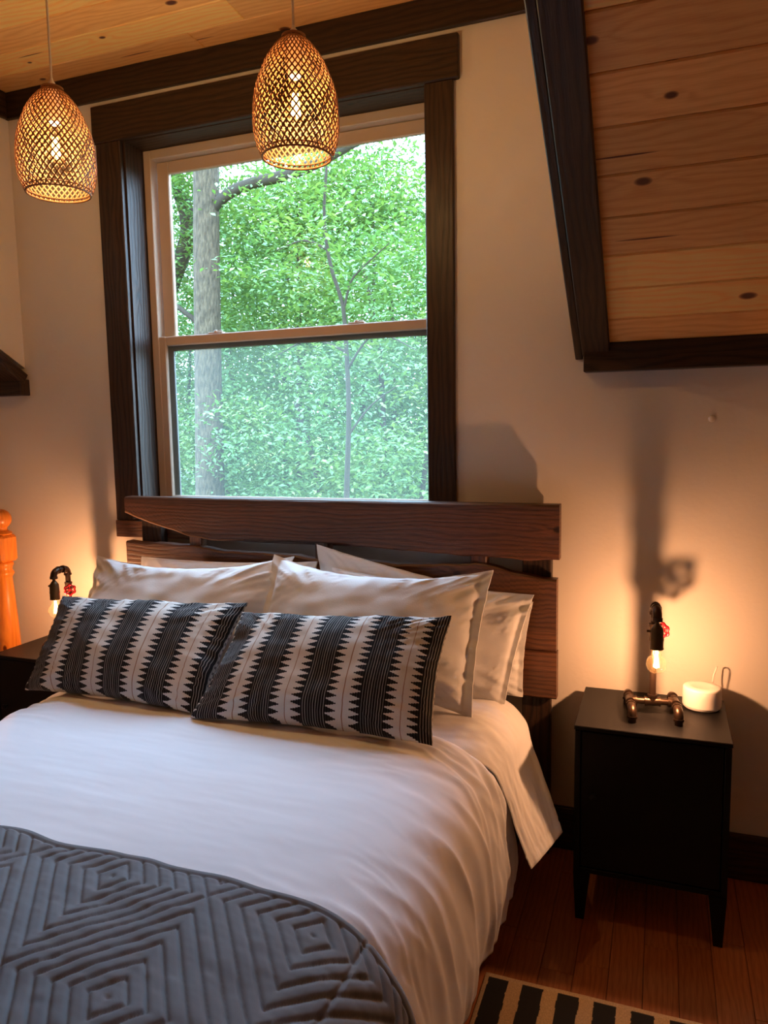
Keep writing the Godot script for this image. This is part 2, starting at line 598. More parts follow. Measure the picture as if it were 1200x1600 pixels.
func build_shell() -> void:
	var st := "structure"
	# floor: strips that run away from the bed head wall
	var fl := thing("floor", Vector3.ZERO, "reddish brown strip wood floor under bed and nightstand", "floor", "", st)
	var sub := MB.new()
	sub.box(Vector3(-4.4, -0.20, -0.2), Vector3(2.4, -0.018, 5.2), 0.0)
	put("subfloor", sub.mesh(), M.dark, fl)
	var rest := MB.new()
	var col := 0
	var x := -4.2
	x = -0.018 - 0.093 * 45
	while x < 2.2:
		var z := 0.0 - rng.randf() * 0.5
		while z < 5.0:
			var l := rng.randf_range(0.35, 0.75)
			var z0 := maxf(z, 0.0)
			var z1 := minf(z + l, 5.0)
			if z1 - z0 > 0.02:
				var near := x > -0.75 and x < 0.75 and z1 > 0.0 and z0 < 1.6
				var lo := Vector3(x + 0.0006, -0.018, z0 + 0.0006)
				var hi := Vector3(x + 0.093 - 0.0006, 0.0, z1 - 0.0006)
				var uo := Vector2(rng.randf() * 2.4, rng.randi_range(0, 3) * 0.14 + 0.07)
				if near:
					var mb := MB.new()
					mb.cbox(Transform3D(), hi - lo, 0.0012, uo)
					put("floor_strip", mb.mesh(), M.floor, fl, (lo + hi) * 0.5)
				else:
					rest.box(lo, hi, 0.0, uo)
			z += l
		x += 0.093
		col += 1
	var ro := put("floor_strips", rest.mesh(), M.floor, fl)
	ro.set_meta("kind", "stuff")
	# walls
	var wb := MB.new()
	for r in [[-4.4, -2.14, -0.2, 3.2], [-0.755, 2.4, -0.2, 3.2], [-2.14, -0.755, -0.2, 1.17], [-2.14, -0.755, 2.77, 3.2]]:
		wb.box(Vector3(r[0], r[2], -0.18), Vector3(r[1], r[3], 0.0), 0.0)
	tag(put("wall_back", wb.mesh(), M.wall), "warm grey painted wall behind the headboard, around the window", "wall", "", st)
	var wl := MB.new()
	wl.box(Vector3(-4.4, -0.2, 0.0), Vector3(-4.2, 3.2, 5.2), 0.0)
	tag(put("wall_left", wl.mesh(), M.wall), "painted side wall beyond the newel post", "wall", "", st)
	var wr := MB.new()
	wr.box(Vector3(2.2, -0.2, 0.0), Vector3(2.4, 3.2, 5.2), 0.0)
	tag(put("wall_right", wr.mesh(), M.wall), "painted side wall past the nightstand with the white round device", "wall", "", st)
	var wf := MB.new()
	wf.box(Vector3(-4.4, -0.2, 5.0), Vector3(2.4, 3.2, 5.2), 0.0)
	tag(put("wall_front", wf.mesh(), M.wall), "painted wall facing the bed foot", "wall", "", st)
	# dormer cheeks: the triangles between the sloped ceiling and the flat one
	for c in [[-2.835, -2.735, "wall_cheek_left", "painted triangular dormer side wall above the newel post"], [-0.270, -0.180, "wall_cheek_right", "painted triangular dormer side wall next to the sloped plank ceiling"]]:
		var ck := MB.new()
		var foot := slope_at(0.0, c[0], -0.05)
		ck.prism([Vector3(c[0], foot.y, 0.0), Vector3(c[0], CEIL, 0.0), Vector3(c[0], CEIL, 2.08), ], Vector3(c[1] - c[0], 0, 0))
		tag(put(c[2], ck.mesh(), M.wall), c[3], "wall", "", st)
	# flat ceiling planks
	var ce := thing("ceiling", Vector3(0, CEIL, 0), "flat knotty pine plank ceiling the pendants hang from", "ceiling", "", st)
	var deck := MB.new()
	deck.box(Vector3(-4.4, 0.02, -0.2), Vector3(2.4, 0.2, 5.2), 0.0)
	put("ceiling_deck", deck.mesh(), M.dark, ce)
	var zc := -0.01
	while zc < 5.0:
		var cut := rng.randf_range(-2.0, 0.2)
		for seg in [[-4.2, cut], [cut, 2.2]]:
			var mb := MB.new()
			mb.cbox(Transform3D(), Vector3(seg[1] - seg[0] - 0.001, 0.02, 0.1385), 0.003, Vector2(rng.randf() * 2.4, rng.randi_range(0, 3) * 0.14 + 0.07))
			put("plank", mb.mesh(), M.pine, ce, Vector3((seg[0] + seg[1]) * 0.5, 0.01, zc + 0.07))
		zc += 0.14
	# sloped ceilings
	for side in [[-0.20, 2.2, "ceiling_slope_right", "sloped honey pine plank ceiling above the nightstand with round device"], [-4.2, -2.80, "ceiling_slope_left", "sloped pine plank ceiling above the newel post"]]:
		var ro2 := thing(side[2], Vector3.ZERO, side[3], "ceiling", "", st)
		var s := -0.144
		while s < 2.32:
			if s > -0.1:
				slope_board("plank", side[0], side[1], s + 0.0008, s + 0.14 - 0.0008, -0.02, 0.0, M.pine, ro2, 0.004)
			s += 0.14
		slope_board("roof_deck", side[0], side[1], -0.3, 2.5, -0.16, -0.02, M.dark, ro2, 0.0)
	# dark trims
	var k := 1
	var t1 := slope_board("trim_1", -0.262, -0.172, -0.012, 2.28, 0.0, 0.028, M.dark, self, 0.003)
	tag(t1, "wide dark stained board along the edge of the sloped plank ceiling", "trim", "", st)
	var t2 := slope_board("trim_2", -0.288, -0.263, -0.045, 2.28, -0.12, 0.016, M.dark, self, 0.003)
	tag(t2, "thin dark stained edge strip beside the wide sloped board", "trim", "", st)
	var t3 := board("trim_3", Vector3(-0.256, 1.728, 0.0), Vector3(2.2, 1.822, 0.055), M.dark, self)
	tag(t3, "dark stained horizontal beam where sloped planks meet the wall", "trim", "", st)
	var t4 := board("trim_4", Vector3(-2.735, 2.923, 0.0), Vector3(-0.27, CEIL, 0.018), M.dark, self)
	tag(t4, "dark stained ceiling board above the window head", "trim", "", st)
	var t5 := board("trim_5", Vector3(-2.735, 2.923, 0.019), Vector3(-2.717, CEIL, 2.05), M.dark, self)
	tag(t5, "dark stained ceiling board on the dormer side wall by the window", "trim", "", st)
	var t6 := board("trim_6", Vector3(-4.2, 1.728, 0.0), Vector3(-2.712, 1.80, 0.055), M.dark, self)
	tag(t6, "dark stained horizontal beam end above the newel post", "trim", "", st)
	var t7 := slope_board("trim_7", -2.83, -2.708, -0.012, 2.28, -0.02, 0.028, M.dark, self, 0.003)
	tag(t7, "dark stained sloped board rising above the newel post", "trim", "", st)
	var b1 := board("baseboard_back", Vector3(-4.2, 0.0, 0.0), Vector3(2.2, 0.16, 0.02), M.dark, self)
	tag(b1, "tall dark stained baseboard behind the bed and nightstands", "baseboard", "", st)

# ------------------------------------------------------------------ window
func build_window() -> void:
	var w := thing("window_1", Vector3(0, 0, 0), "single hung window with dark stained casing above the headboard", "window", "", "structure")
	var D: Material = M.dark
	# casing boards on the wall
	board("head_casing", Vector3(-2.265, 2.752, 0.0), Vector3(-0.690, 2.899, 0.026), D, w, 0.004)
	board("side_casing", Vector3(-2.250, 1.172, 0.0), Vector3(-2.128, 2.751, 0.022), D, w)
	board("side_casing", Vector3(-0.815, 1.172, 0.0), Vector3(-0.711, 2.751, 0.022), D, w)
	board("apron", Vector3(-2.250, 1.098, 0.0), Vector3(-0.711, 1.171, 0.03), M.walnut, w)
	# jambs
	board("jamb", Vector3(-2.14, 1.19, -0.18), Vector3(-2.120, 2.77, -0.001), D, w, 0.001)
	board("jamb", Vector3(-0.775, 1.19, -0.18), Vector3(-0.755, 2.77, -0.001), D, w, 0.001)
	board("head_jamb", Vector3(-2.12, 2.750, -0.18), Vector3(-0.775, 2.77, -0.001), D, w, 0.001)
	board("sill", Vector3(-2.12, 1.17, -0.18), Vector3(-0.775, 1.19, -0.001), D, w, 0.001)
	# vinyl unit
	var fr := MB.new()
	fr.box(Vector3(-2.119, 1.19, -0.19), Vector3(-2.083, 2.749, -0.115), 0.003)
	fr.box(Vector3(-0.811, 1.19, -0.19), Vector3(-0.776, 2.749, -0.115), 0.003)
	fr.box(Vector3(-2.083, 2.710, -0.19), Vector3(-0.811, 2.749, -0.115), 0.003)
	fr.box(Vector3(-2.083, 1.19, -0.19), Vector3(-0.811, 1.222, -0.115), 0.003)
	put("frame", fr.mesh(), M.vinyl, w)
	var us := MB.new()
	us.box(Vector3(-2.080, 1.935, -0.174), Vector3(-2.020, 2.708, -0.152), 0.004)
	us.box(Vector3(-0.862, 1.935, -0.174), Vector3(-0.812, 2.708, -0.152), 0.004)
	us.box(Vector3(-2.020, 2.655, -0.174), Vector3(-0.862, 2.708, -0.152), 0.004)
	us.box(Vector3(-2.020, 1.935, -0.174), Vector3(-0.862, 1.972, -0.152), 0.004)
	var uso := put("upper_sash", us.mesh(), M.vinyl, w)
	var pane := MB.new()
	pane.quad([Vector3(-2.021, 1.970, -0.168), Vector3(-0.861, 1.970, -0.168), Vector3(-0.861, 2.656, -0.168), Vector3(-2.021, 2.656, -0.168)], [Vector3.BACK, Vector3.BACK, Vector3.BACK, Vector3.BACK], [Vector2.ZERO, Vector2.ZERO, Vector2.ZERO, Vector2.ZERO])
	put("glass_pane", pane.mesh(), M.glass, uso)
	var ls := MB.new()
	ls.box(Vector3(-2.104, 1.224, -0.138), Vector3(-2.050, 1.967, -0.118), 0.004)
	ls.box(Vector3(-0.846, 1.224, -0.138), Vector3(-0.790, 1.967, -0.118), 0.004)
	ls.box(Vector3(-2.050, 1.927, -0.138), Vector3(-0.846, 1.967, -0.118), 0.004)
	ls.box(Vector3(-2.050, 1.224, -0.138), Vector3(-0.846, 1.270, -0.118), 0.004)
	var lso := put("lower_sash", ls.mesh(), M.vinyl, w)
	var pane2 := MB.new()
	pane2.quad([Vector3(-2.051, 1.269, -0.132), Vector3(-0.845, 1.269, -0.132), Vector3(-0.845, 1.928, -0.132), Vector3(-2.051, 1.928, -0.132)], [Vector3.BACK, Vector3.BACK, Vector3.BACK, Vector3.BACK], [Vector2.ZERO, Vector2.ZERO, Vector2.ZERO, Vector2.ZERO])
	put("glass_pane", pane2.mesh(), M.glass, lso)
	for lx in [-1.80, -1.15]:
		var lk := MB.new()
		lk.box(Vector3(lx - 0.035, 1.967, -0.148), Vector3(lx + 0.035, 1.973, -0.122), 0.002)
		lk.lathe(Transform3D(Basis(), Vector3(lx, 1.973, -0.135)), [Vector2(0.012, 0), Vector2(0.012, 0.006), Vector2(0.009, 0.008), Vector2(0, 0.008)], 14)
		lk.cbox(Transform3D(Basis(Vector3.UP, 0.3), Vector3(lx + 0.012, 1.978, -0.133)), Vector3(0.034, 0.005, 0.009), 0.002)
		put("sash_lock", lk.mesh(), M.vinyl, lso)
	# insect screen outside the lower sash
	var sf := MB.new()
	sf.box(Vector3(-2.082, 1.224, -0.152), Vector3(-2.026, 1.930, -0.140), 0.002)
	sf.box(Vector3(-0.862, 1.224, -0.152), Vector3(-0.812, 1.930, -0.140), 0.002)
	sf.box(Vector3(-2.026, 1.906, -0.152), Vector3(-0.862, 1.930, -0.140), 0.002)
	sf.box(Vector3(-2.026, 1.224, -0.152), Vector3(-0.862, 1.250, -0.140), 0.002)
	var sfo := put("insect_screen", sf.mesh(), M.screen_frame, w)
	var sq := MB.new()
	sq.quad([Vector3(-2.027, 1.249, -0.146), Vector3(-0.861, 1.249, -0.146), Vector3(-0.861, 1.907, -0.146), Vector3(-2.027, 1.907, -0.146)], [Vector3.BACK, Vector3.BACK, Vector3.BACK, Vector3.BACK], [Vector2.ZERO, Vector2.ZERO, Vector2.ZERO, Vector2.ZERO])
	put("screen_mesh", sq.mesh(), M.screen, sfo)
	for cx in [-2.012, -0.876]:
		var cl := MB.new()
		cl.tube([Vector3(cx - 0.008, 1.905, -0.139), Vector3(cx + 0.008, 1.905, -0.139), Vector3(cx + 0.008, 1.882, -0.139), Vector3(cx - 0.008, 1.882, -0.139), Vector3(cx - 0.008, 1.905, -0.139)], 0.0012, 6)
		put("screen_clip", cl.mesh(), M.black, sfo)

# ------------------------------------------------------------------ bed
func live_plank(x0: float, x1: float, top: Callable, bottom: Callable, z0: float, z1: float) -> ArrayMesh:
	# a plank whose long edges wander; rounded front arrises
	var nu := 90
	var mb := MB.new()
	var uo := Vector2(rng.randf() * 2.0, rng.randi_range(0, 3) * 0.14)
	for i in nu:
		var xa := lerpf(x0, x1, float(i) / nu)
		var xb := lerpf(x0, x1, float(i + 1) / nu)
		var ring := func(x: float) -> Array:
			var t: float = top.call(x)
			var b: float = bottom.call(x)
			var c := 0.006
			return [Vector3(x, b, z0), Vector3(x, b, z1 - c), Vector3(x, b + c, z1), Vector3(x, t - c, z1), Vector3(x, t, z1 - c), Vector3(x, t, z0)]
		var A: Array = ring.call(xa)
		var B: Array = ring.call(xb)
		for q in 6:
			var r := (q + 1) % 6
			var n: Vector3 = (B[q] - A[q]).cross(A[r] - A[q]).normalized()
			var mid: Vector3 = (A[q] + A[r]) * 0.5
			var ctr := Vector3(xa, (A[0].y + A[5].y) * 0.5, (z0 + z1) * 0.5)
			if n.dot(mid - ctr) < 0: n = -n
			var vq: float = A[q].y + (z1 - A[q].z)
			var vr: float = A[r].y + (z1 - A[r].z)
			mb.quad([A[q], B[q], B[r], A[r]], [n, n, n, n], [Vector2(xa, vq) + uo, Vector2(xb, vq) + uo, Vector2(xb, vr) + uo, Vector2(xa, vr) + uo])
		if i == 0 or i == nu - 1:
			var E: Array = A if i == 0 else B
			var n := Vector3.LEFT if i == 0 else Vector3.RIGHT
			for q in range(1, 5):
				mb.tri(E[0], E[q], E[q + 1], n, n, n, Vector2(E[0].z, E[0].y), Vector2(E[q].z, E[q].y), Vector2(E[q + 1].z, E[q + 1].y))
	return mb.mesh()

func build_bed() -> void:
	var bed := thing("bed", Vector3(-1.22, 0, 0.09), "rustic brown live edge plank headboard and bed frame below the window", "bed")
	var off := -bed.position
	var wn := noise(8, 1.6, 3)
	# top plank with a live lower edge, which dips away at its left end
	var top1 := func(_x: float) -> float: return 1.285
	var bot1 := func(x: float) -> float:
		var left := clampf((x + 2.12) / 0.55, 0.0, 1.0)
		return lerpf(1.225, 1.118, 1.0 - pow(1.0 - left, 2.2)) - 0.022 * smoothstep(-1.5, -0.32, x) + 0.012 * wn.get_noise_1d(x * 2.0)
	var flip := func(f: Callable) -> Callable: return f
	var p1 := put("headboard_plank", live_plank(-2.120, -0.322, top1, bot1, 0.072, 0.122), M.walnut, bed, off)
	p1.set_meta("label", "top headboard plank with live lower edge")
	var sap := []
	for q in 41:
		var sx := lerpf(-2.118, -1.55, q / 40.0)
		sap.append(Vector3(sx, bot1.call(sx) + 0.002, 0.1185) + off)
	var sm := MB.new()
	sm.tube(sap, tapered(41, 0.0065, 0.002), 8)
	var so := put("live_edge", sm.mesh(), M.sapwood, p1, -off)
	so.set_meta("label", "pale sapwood live edge")
	so.position = Vector3.ZERO - off
	var top2 := func(x: float) -> float:
		return 1.078 + 0.02 * sin(x * 2.2 + 0.6) + 0.012 * wn.get_noise_1d(x * 2.5 + 40.0) - 0.055 * smoothstep(-0.62, -0.33, x)
	var bot2 := func(_x: float) -> float: return 0.772
	put("headboard_plank", live_plank(-2.126, -0.330, top2, bot2, 0.072, 0.118), M.walnut, bed, off)
	var top3 := func(_x: float) -> float: return 0.769
	var bot3 := func(_x: float) -> float: return 0.602
	put("headboard_plank", live_plank(-2.126, -0.328, top3, bot3, 0.072, 0.118), M.walnut, bed, off)
	# battens behind, seen in the gap, and the legs
	for bx in [-1.79, -1.22, -0.605]:
		board("spacer", Vector3(bx - 0.028, 0.99, 0.058), Vector3(bx + 0.028, 1.18, 0.104), M.walnut, bed).position += off
	for lx in [-2.03, -0.405]:
		board("leg", Vector3(lx - 0.05, 0.0, 0.028), Vector3(lx + 0.05, 1.26, 0.071), M.dark, bed).position += off
	board("side_rail", Vector3(-2.0, 0.07, 0.125), Vector3(-1.96, 0.145, 2.16), M.dark, bed).position += off
	board("side_rail", Vector3(-0.49, 0.07, 0.125), Vector3(-0.45, 0.145, 2.16), M.dark, bed).position += off
	board("foot_rail", Vector3(-1.96, 0.07, 2.12), Vector3(-0.49, 0.145, 2.16), M.dark, bed).position += off
	for lx in [-1.97, -0.48]:
		board("leg", Vector3(lx - 0.03, 0.0, 2.10), Vector3(lx + 0.03, 0.069, 2.16), M.dark, bed).position += off
	# mattress in a fitted sheet
	var F := PackedVector3Array()
	var B := PackedVector3Array()
	var T := PackedVector2Array()
	var mt := MB.new()
	soft_box(mt, Vector3(-1.230, 0.435, 1.15), Vector3(1.55, 0.34, 2.04), 0.08)
	tag(put("mattress", mt.mesh(), M.sheet), "mattress in a white fitted sheet under the duvet", "mattress")
	var bs := MB.new()
	soft_box(bs, Vector3(-1.230, 0.205, 1.15), Vector3(1.52, 0.115, 2.00), 0.03)
	tag(put("box_spring", bs.mesh(), M.sheet), "white covered box spring beneath the mattress", "box spring")

func soft_box(mb: MB, c: Vector3, s: Vector3, r: float) -> void:
	# a box with round edges, from patches of a cube pushed onto a rounded box
	var n := 14
	for axis in 3:
		for sg in [-1.0, 1.0]:
			var grid := []
			for a in n + 1:
				var row := []
				for b in n + 1:
					var p := Vector3.ZERO
					var fa := sin((2.0 * a / n - 1.0) * PI * 0.5)
					var fb := sin((2.0 * b / n - 1.0) * PI * 0.5)
					p[axis] = sg; p[(axis + 1) % 3] = fa; p[(axis + 2) % 3] = fb
					p = p * s * 0.5
					var core := (s * 0.5 - Vector3.ONE * r)
					var q := Vector3(clampf(p.x, -core.x, core.x), clampf(p.y, -core.y, core.y), clampf(p.z, -core.z, core.z))
					var d := (p - q).normalized()
					row.append([c + q + d * r, d])
				grid.append(row)
			for a in n:
				for b in n:
					var P := [grid[a][b], grid[a + 1][b], grid[a + 1][b + 1], grid[a][b + 1]]
					mb.quad([P[0][0], P[1][0], P[2][0], P[3][0]], [P[0][1], P[1][1], P[2][1], P[3][1]], [Vector2.ZERO, Vector2.ZERO, Vector2.ZERO, Vector2.ZERO])

func pillow_mesh(c: Array, thick: float, pinch: Vector2, flange: float, sd: int, wrinkle := 0.006, back := 0.7, sag := Vector3.ZERO) -> ArrayMesh:
	# c: lower left, lower right, upper right, upper left corners
	var nu := 84
	var nv := 60
	var F := PackedVector3Array()
	var B := PackedVector3Array()
	var T := PackedVector2Array()
	var nz := noise(sd, 1.0, 3)
	var front: Vector3 = (c[1] - c[0]).cross(c[3] - c[0]).normalized()
	for j in nv + 1:
		var v := sin((2.0 * j / nv - 1.0) * PI * 0.5)
		for i in nu + 1:
			var u := sin((2.0 * i / nu - 1.0) * PI * 0.5)
			var uu := u * (1.0 - pinch.x * (1.0 - v * v) * u * u)
			var vv := v * (1.0 - pinch.y * (1.0 - u * u) * v * v)
			var s := uu * 0.5 + 0.5
			var t := vv * 0.5 + 0.5
			var p: Vector3 = c[0].lerp(c[1], s).lerp(c[3].lerp(c[2], s), t)
			var ue := minf(1.0, absf(u) / (1.0 - flange))
			var ve := minf(1.0, absf(v) / (1.0 - flange * 0.4))
			var body := pow(maxf(0.0, 1.0 - ue * ue), 0.48) * pow(maxf(0.0, 1.0 - ve * ve), 0.48)
			var ang := atan2(v, u)
			var rad := sqrt(u * u + v * v)
			# creases that run in from the corners, and soft dents
			var ridge := pow(1.0 - minf(1.0, absf(nz.get_noise_2d(ang * 4.0, rad * 0.5)) * 2.0), 3.0)
			var wr := wrinkle * (ridge * smoothstep(0.45, 1.1, rad) * 1.1 + nz.get_noise_2d(u * 1.1 + 30.0, v * 0.9) * 2.2)
			var th := thick * body + wr * smoothstep(0.0, 0.5, body + 0.12)
			p += sag * (1.0 - u * u) * (0.5 + 0.5 * v)
			var ruff := front * nz.get_noise_2d(ang * 5.0 + 11.0, 3.0) * wrinkle * 1.2 * (1.0 - minf(1.0, body * 2.0))
			F.append(p + front * maxf(th, 0.0025) + ruff)
			B.append(p - front * maxf(th * back, 0.0025) + ruff)
			T.append(Vector2(u * 0.5 + 0.5, 0.5 - v * 0.5))
	return closed_sheet(F, B, nu, nv, T)

func section(n: int, inflate: float) -> Array:
	# the duvet's cross-section from the left hem over the top to the right hem
	var p := []
	for q in [[-2.06, 0.20], [-2.085, 0.38], [-2.07, 0.54], [-2.01, 0.618], [-1.86, 0.662], [-1.5, 0.668], [-1.1, 0.668], [-0.74, 0.662], [-0.60, 0.645], [-0.51, 0.612], [-0.452, 0.555], [-0.420, 0.47], [-0.402, 0.36], [-0.392, 0.26], [-0.402, 0.175]]:
		p.append(Vector3(q[0], q[1], 0))
	var out := catmull(p, n)
	if inflate != 0.0:
		var res := []
		for k in out.size():
			var d: Vector3 = (out[mini(k + 1, n)] - out[maxi(k - 1, 0)]).normalized()
			res.append(out[k] + Vector3(-d.y, d.x, 0) * inflate)
		return res
	return out

func build_bedding() -> void:
	# duvet
	var nu := 320
	var nv := 260
	var sec := section(nu, 0.0)
	var n1 := noise(61, 1.0, 3)
	var n2 := noise(62, 1.0, 2)
	var duvet_pt := func(i: float, z: float, calm: float) -> Vector3:
		var k := int(i)
		var a: Vector3 = sec[mini(k, nu)]
		var b: Vector3 = sec[mini(k + 1, nu)]
		var p := a.lerp(b, i - k)
		var d: Vector3 = (sec[mini(k + 2, nu)] - sec[maxi(k - 1, 0)]).normalized()
		var nrm := Vector3(-d.y, d.x, 0)
		var s := i / nu                                    # 0 left hem .. 1 right hem
		var side := smoothstep(0.60, 0.80, s) + smoothstep(0.40, 0.20, s)
		var head := smoothstep(1.15, 0.62, z)
		var foot := smoothstep(1.15, 1.45, z)
		# gathers across the shoulder, deepest near the pillows and by the quilt
		var warp := 0.05 * n1.get_noise_2d(s * 6.0, z * 3.0)
		var g := 1.0 - absf(n2.get_noise_2d((z + warp - 0.30 * (s - 0.7)) * 9.0, s * 4.0)) * 2.2
		var deep := side * (0.0012 + 0.012 * head * head + 0.004 * foot) * clampf(0.55 + 1.6 * n1.get_noise_2d(z * 2.3, 8.0), 0.12, 1.2)
		var o := lerpf(g, 0.9, calm) * deep
		# long shallow creases on the top
		o += (1.0 - side * 0.6) * (0.0012 * n1.get_noise_2d(p.x * 3.0 + 9.0 + z * 2.0, z * 20.0) + 0.009 * n1.get_noise_2d(p.x * 1.3, z * 1.8))
		var low := smoothstep(0.74, 0.92, s) + smoothstep(0.26, 0.08, s)
		var fold := 1.0 - absf(n2.get_noise_2d((z + 0.10 * low) * 5.0 + 20.0, s * 3.0)) * 2.0
		o += 0.011 * lerpf(fold, 0.9, calm) * low + 0.006 * n1.get_noise_2d(s * 5.0 + 50.0, z * 2.0 + s * 2.0) * side
		return Vector3(p.x, p.y, z) + nrm * o
	var F := PackedVector3Array()
	var T := PackedVector2Array()
	for j in nv + 1:
		var t := float(j) / nv
		for i in nu + 1:
			var s := float(i) / nu
			# the head edge runs a little askew; the cloth hangs down past the mattress foot
			var z0 := 0.655 - 0.165 * smoothstep(0.80, 0.98, s) + 0.012 * n1.get_noise_1d(s * 14.0)
			var len := t * 2.02
			var z := z0 + len
			var over := maxf(0.0, z - 2.22)
			var p: Vector3 = duvet_pt.call(float(i), minf(z, 2.22 + minf(over, 0.03)), 0.0)
			p.y = maxf(p.y - over, minf(p.y, 0.175))
			# the rolled head edge
			var roll := smoothstep(0.035, 0.0, len)
			p.y -= 0.006 * roll * (1.0 - smoothstep(0.74, 0.9, s))
			p.x -= 0.010 * roll * smoothstep(0.74, 0.9, s)
			F.append(p)
			T.append(Vector2(s, t))
	var dv := put("duvet", thick_sheet(F, nu, nv, 0.02, T, Vector3.UP), M.duvet)
	tag(dv, "white crinkled cotton duvet spread over the bed", "duvet")

	# quilted throw over the foot
	var qu := 520
	var qv := 210
	var QF := PackedVector3Array()
	var QT := PackedVector2Array()
	var S := 0.38
	for j in qv + 1:
		var t := (j / 150.0 * 0.5) if j < 150 else 0.5 + (j - 150) / 60.0 * 0.5   # finer where it can be seen
		for i in qu + 1:
			var s := (i / 130.0 * 0.45) if i < 130 else 0.45 + (i - 130) / 390.0 * 0.55
			var iz := 1.495 + 0.02 * n1.get_noise_1d(s * 5.0 + 3.0) + t * 0.95
			var over := maxf(0.0, iz - 2.22)
			var fi := s * nu
			var p: Vector3 = duvet_pt.call(fi, minf(iz, 2.22 + minf(over, 0.03)), 0.85)
			var k := int(fi)
			var d: Vector3 = (sec[mini(k + 1, nu)] - sec[maxi(k - 1, 0)]).normalized()
			var nrm := Vector3(-d.y, d.x, 0)
			# quilting: nested squares set on the diagonal, measured along the cloth
			var arc := s * 3.02 - 1.62                        # metres along the cross-section, 0 near the crown
			var px := arc - 0.20
			var pz := iz - 1.57
			var a := (px + pz) * 0.70711 / S
			var b := (px - pz) * 0.70711 / S
			var fa := absf(a - roundf(a))
			var fb := absf(b - roundf(b))
			var ringd := maxf(fa, fb) * S
			var ph := fposmod(ringd, 0.0317) / 0.0317
			var groove := pow(absf(2.0 * ph - 1.0), 4.0)      # 1 on a stitch line
			var puff := 0.0075 * (1.0 - groove)
			puff += 0.0015 * n2.get_noise_2d(px * 9.0, pz * 24.0) + 0.006 * n1.get_noise_2d(px * 3.0 + 7.0, pz * 5.0)
			var hem := minf(t * 0.95, minf(s, 1.0 - s) * 3.02)
			var band := smoothstep(0.022, 0.028, hem)
			var edge_line := smoothstep(0.004, 0.0, absf(hem - 0.024))
			puff = lerpf(0.005, puff, band) - 0.004 * edge_line
			# the border seam that runs down the long side
			puff -= 0.005 * smoothstep(0.005, 0.0, absf(p.x + 0.495)) * (1.0 if p.y > 0.3 else 0.0)
			p += nrm * (0.014 + puff)
			p.y -= 0.010 * smoothstep(0.012, 0.0, t * 0.95)
			p.y = maxf(p.y - over, minf(p.y, 0.168))
			p.z += 0.012 * smoothstep(0.0, 0.05, over)
			QF.append(p)
			QT.append(Vector2(s, t))
	var qo := put("quilt", thick_sheet(QF, qu, qv, 0.008, QT, Vector3.UP), M.quilt)
	tag(qo, "grey quilted throw with nested square stitching across the bed foot", "quilt")

	# the top sheet's corner that hangs out beside the pillows
	var rows := [
		[Vector3(-0.80, 0.640, 0.32), Vector3(-0.80, 0.655, 0.50), Vector3(-0.80, 0.645, 0.70)],
		[Vector3(-0.60, 0.642, 0.28), Vector3(-0.60, 0.662, 0.48), Vector3(-0.62, 0.632, 0.69)],
		[Vector3(-0.49, 0.632, 0.24), Vector3(-0.49, 0.648, 0.46), Vector3(-0.50, 0.602, 0.66)],
		[Vector3(-0.418, 0.570, 0.235), Vector3(-0.420, 0.577, 0.44), Vector3(-0.440, 0.545, 0.615)],
		[Vector3(-0.372, 0.500, 0.31), Vector3(-0.390, 0.495, 0.49), Vector3(-0.400, 0.470, 0.61)],
		[Vector3(-0.315, 0.420, 0.405), Vector3(-0.345, 0.412, 0.545), Vector3(-0.366, 0.395, 0.645)],
		[Vector3(-0.256, 0.335, 0.500), Vector3(-0.285, 0.328, 0.600), Vector3(-0.314, 0.320, 0.690)],
	]
	var su := 90
	var sv := 60
	var cols := []
	for q in 3:
		cols.append(catmull([rows[0][q], rows[1][q], rows[2][q], rows[3][q], rows[4][q], rows[5][q], rows[6][q]], su))
	var SF := PackedVector3Array()
	var ST := PackedVector2Array()
	for j in sv + 1:
		var t := float(j) / sv
		for i in su + 1:
			var a: Vector3 = cols[0][i]
			var b: Vector3 = cols[1][i]
			var c: Vector3 = cols[2][i]
			var p := a * (1 - t) * (1 - 2 * t) + b * 4 * t * (1 - t) + c * t * (2 * t - 1)
			var s := float(i) / su
			var o := 0.010 * n1.get_noise_2d(s * 3.0 + 5.0, t * 3.5) + 0.0015 * n2.get_noise_2d(s * 3.0 + t * 5.0, t * 6.0)
			p += Vector3(0.5, 0.6, 0.2) * o * smoothstep(0.0, 0.2, s)
			# stitched hem line
			p -= Vector3(0.002, 0.001, 0) * smoothstep(0.01, 0.0, absf(s - 0.955))
			SF.append(p)
			ST.append(Vector2(s, t))
	var fs := put("flat_sheet", thick_sheet(SF, su, sv, 0.004, ST, Vector3(0.5, 0.6, 0)), M.sheet)
	tag(fs, "white sheet corner hanging off the mattress towards the nightstand", "sheet")

	# pillows, back row first
	var g := "white bed pillows"
	var pl := func(c: Array, th: float, pin: Vector2, fl: float, sd: int, label: String, wr := 0.010, sag := Vector3.ZERO) -> void:
		var o := put("bed_pillow", pillow_mesh(c, th, pin, fl, sd, wr, 0.7, sag), M.pillow)
		tag(o, label, "pillow", g)
	pl.call([Vector3(-2.02, 0.63, 0.25), Vector3(-1.27, 0.63, 0.25), Vector3(-1.20, 1.062, 0.18), Vector3(-2.0, 1.045, 0.18)], 0.045, Vector2(0.03, 0.06), 0.05, 101, "white pillow almost hidden behind the plump pillow on the newel post side", 0.006)
	pl.call([Vector3(-1.17, 0.63, 0.20), Vector3(-0.43, 0.63, 0.20), Vector3(-0.400, 0.958, 0.175), Vector3(-1.207, 1.124, 0.17)], 0.034, Vector2(0.03, 0.05), 0.05, 102, "rearmost white pillow with a peaked corner against the headboard", 0.006)
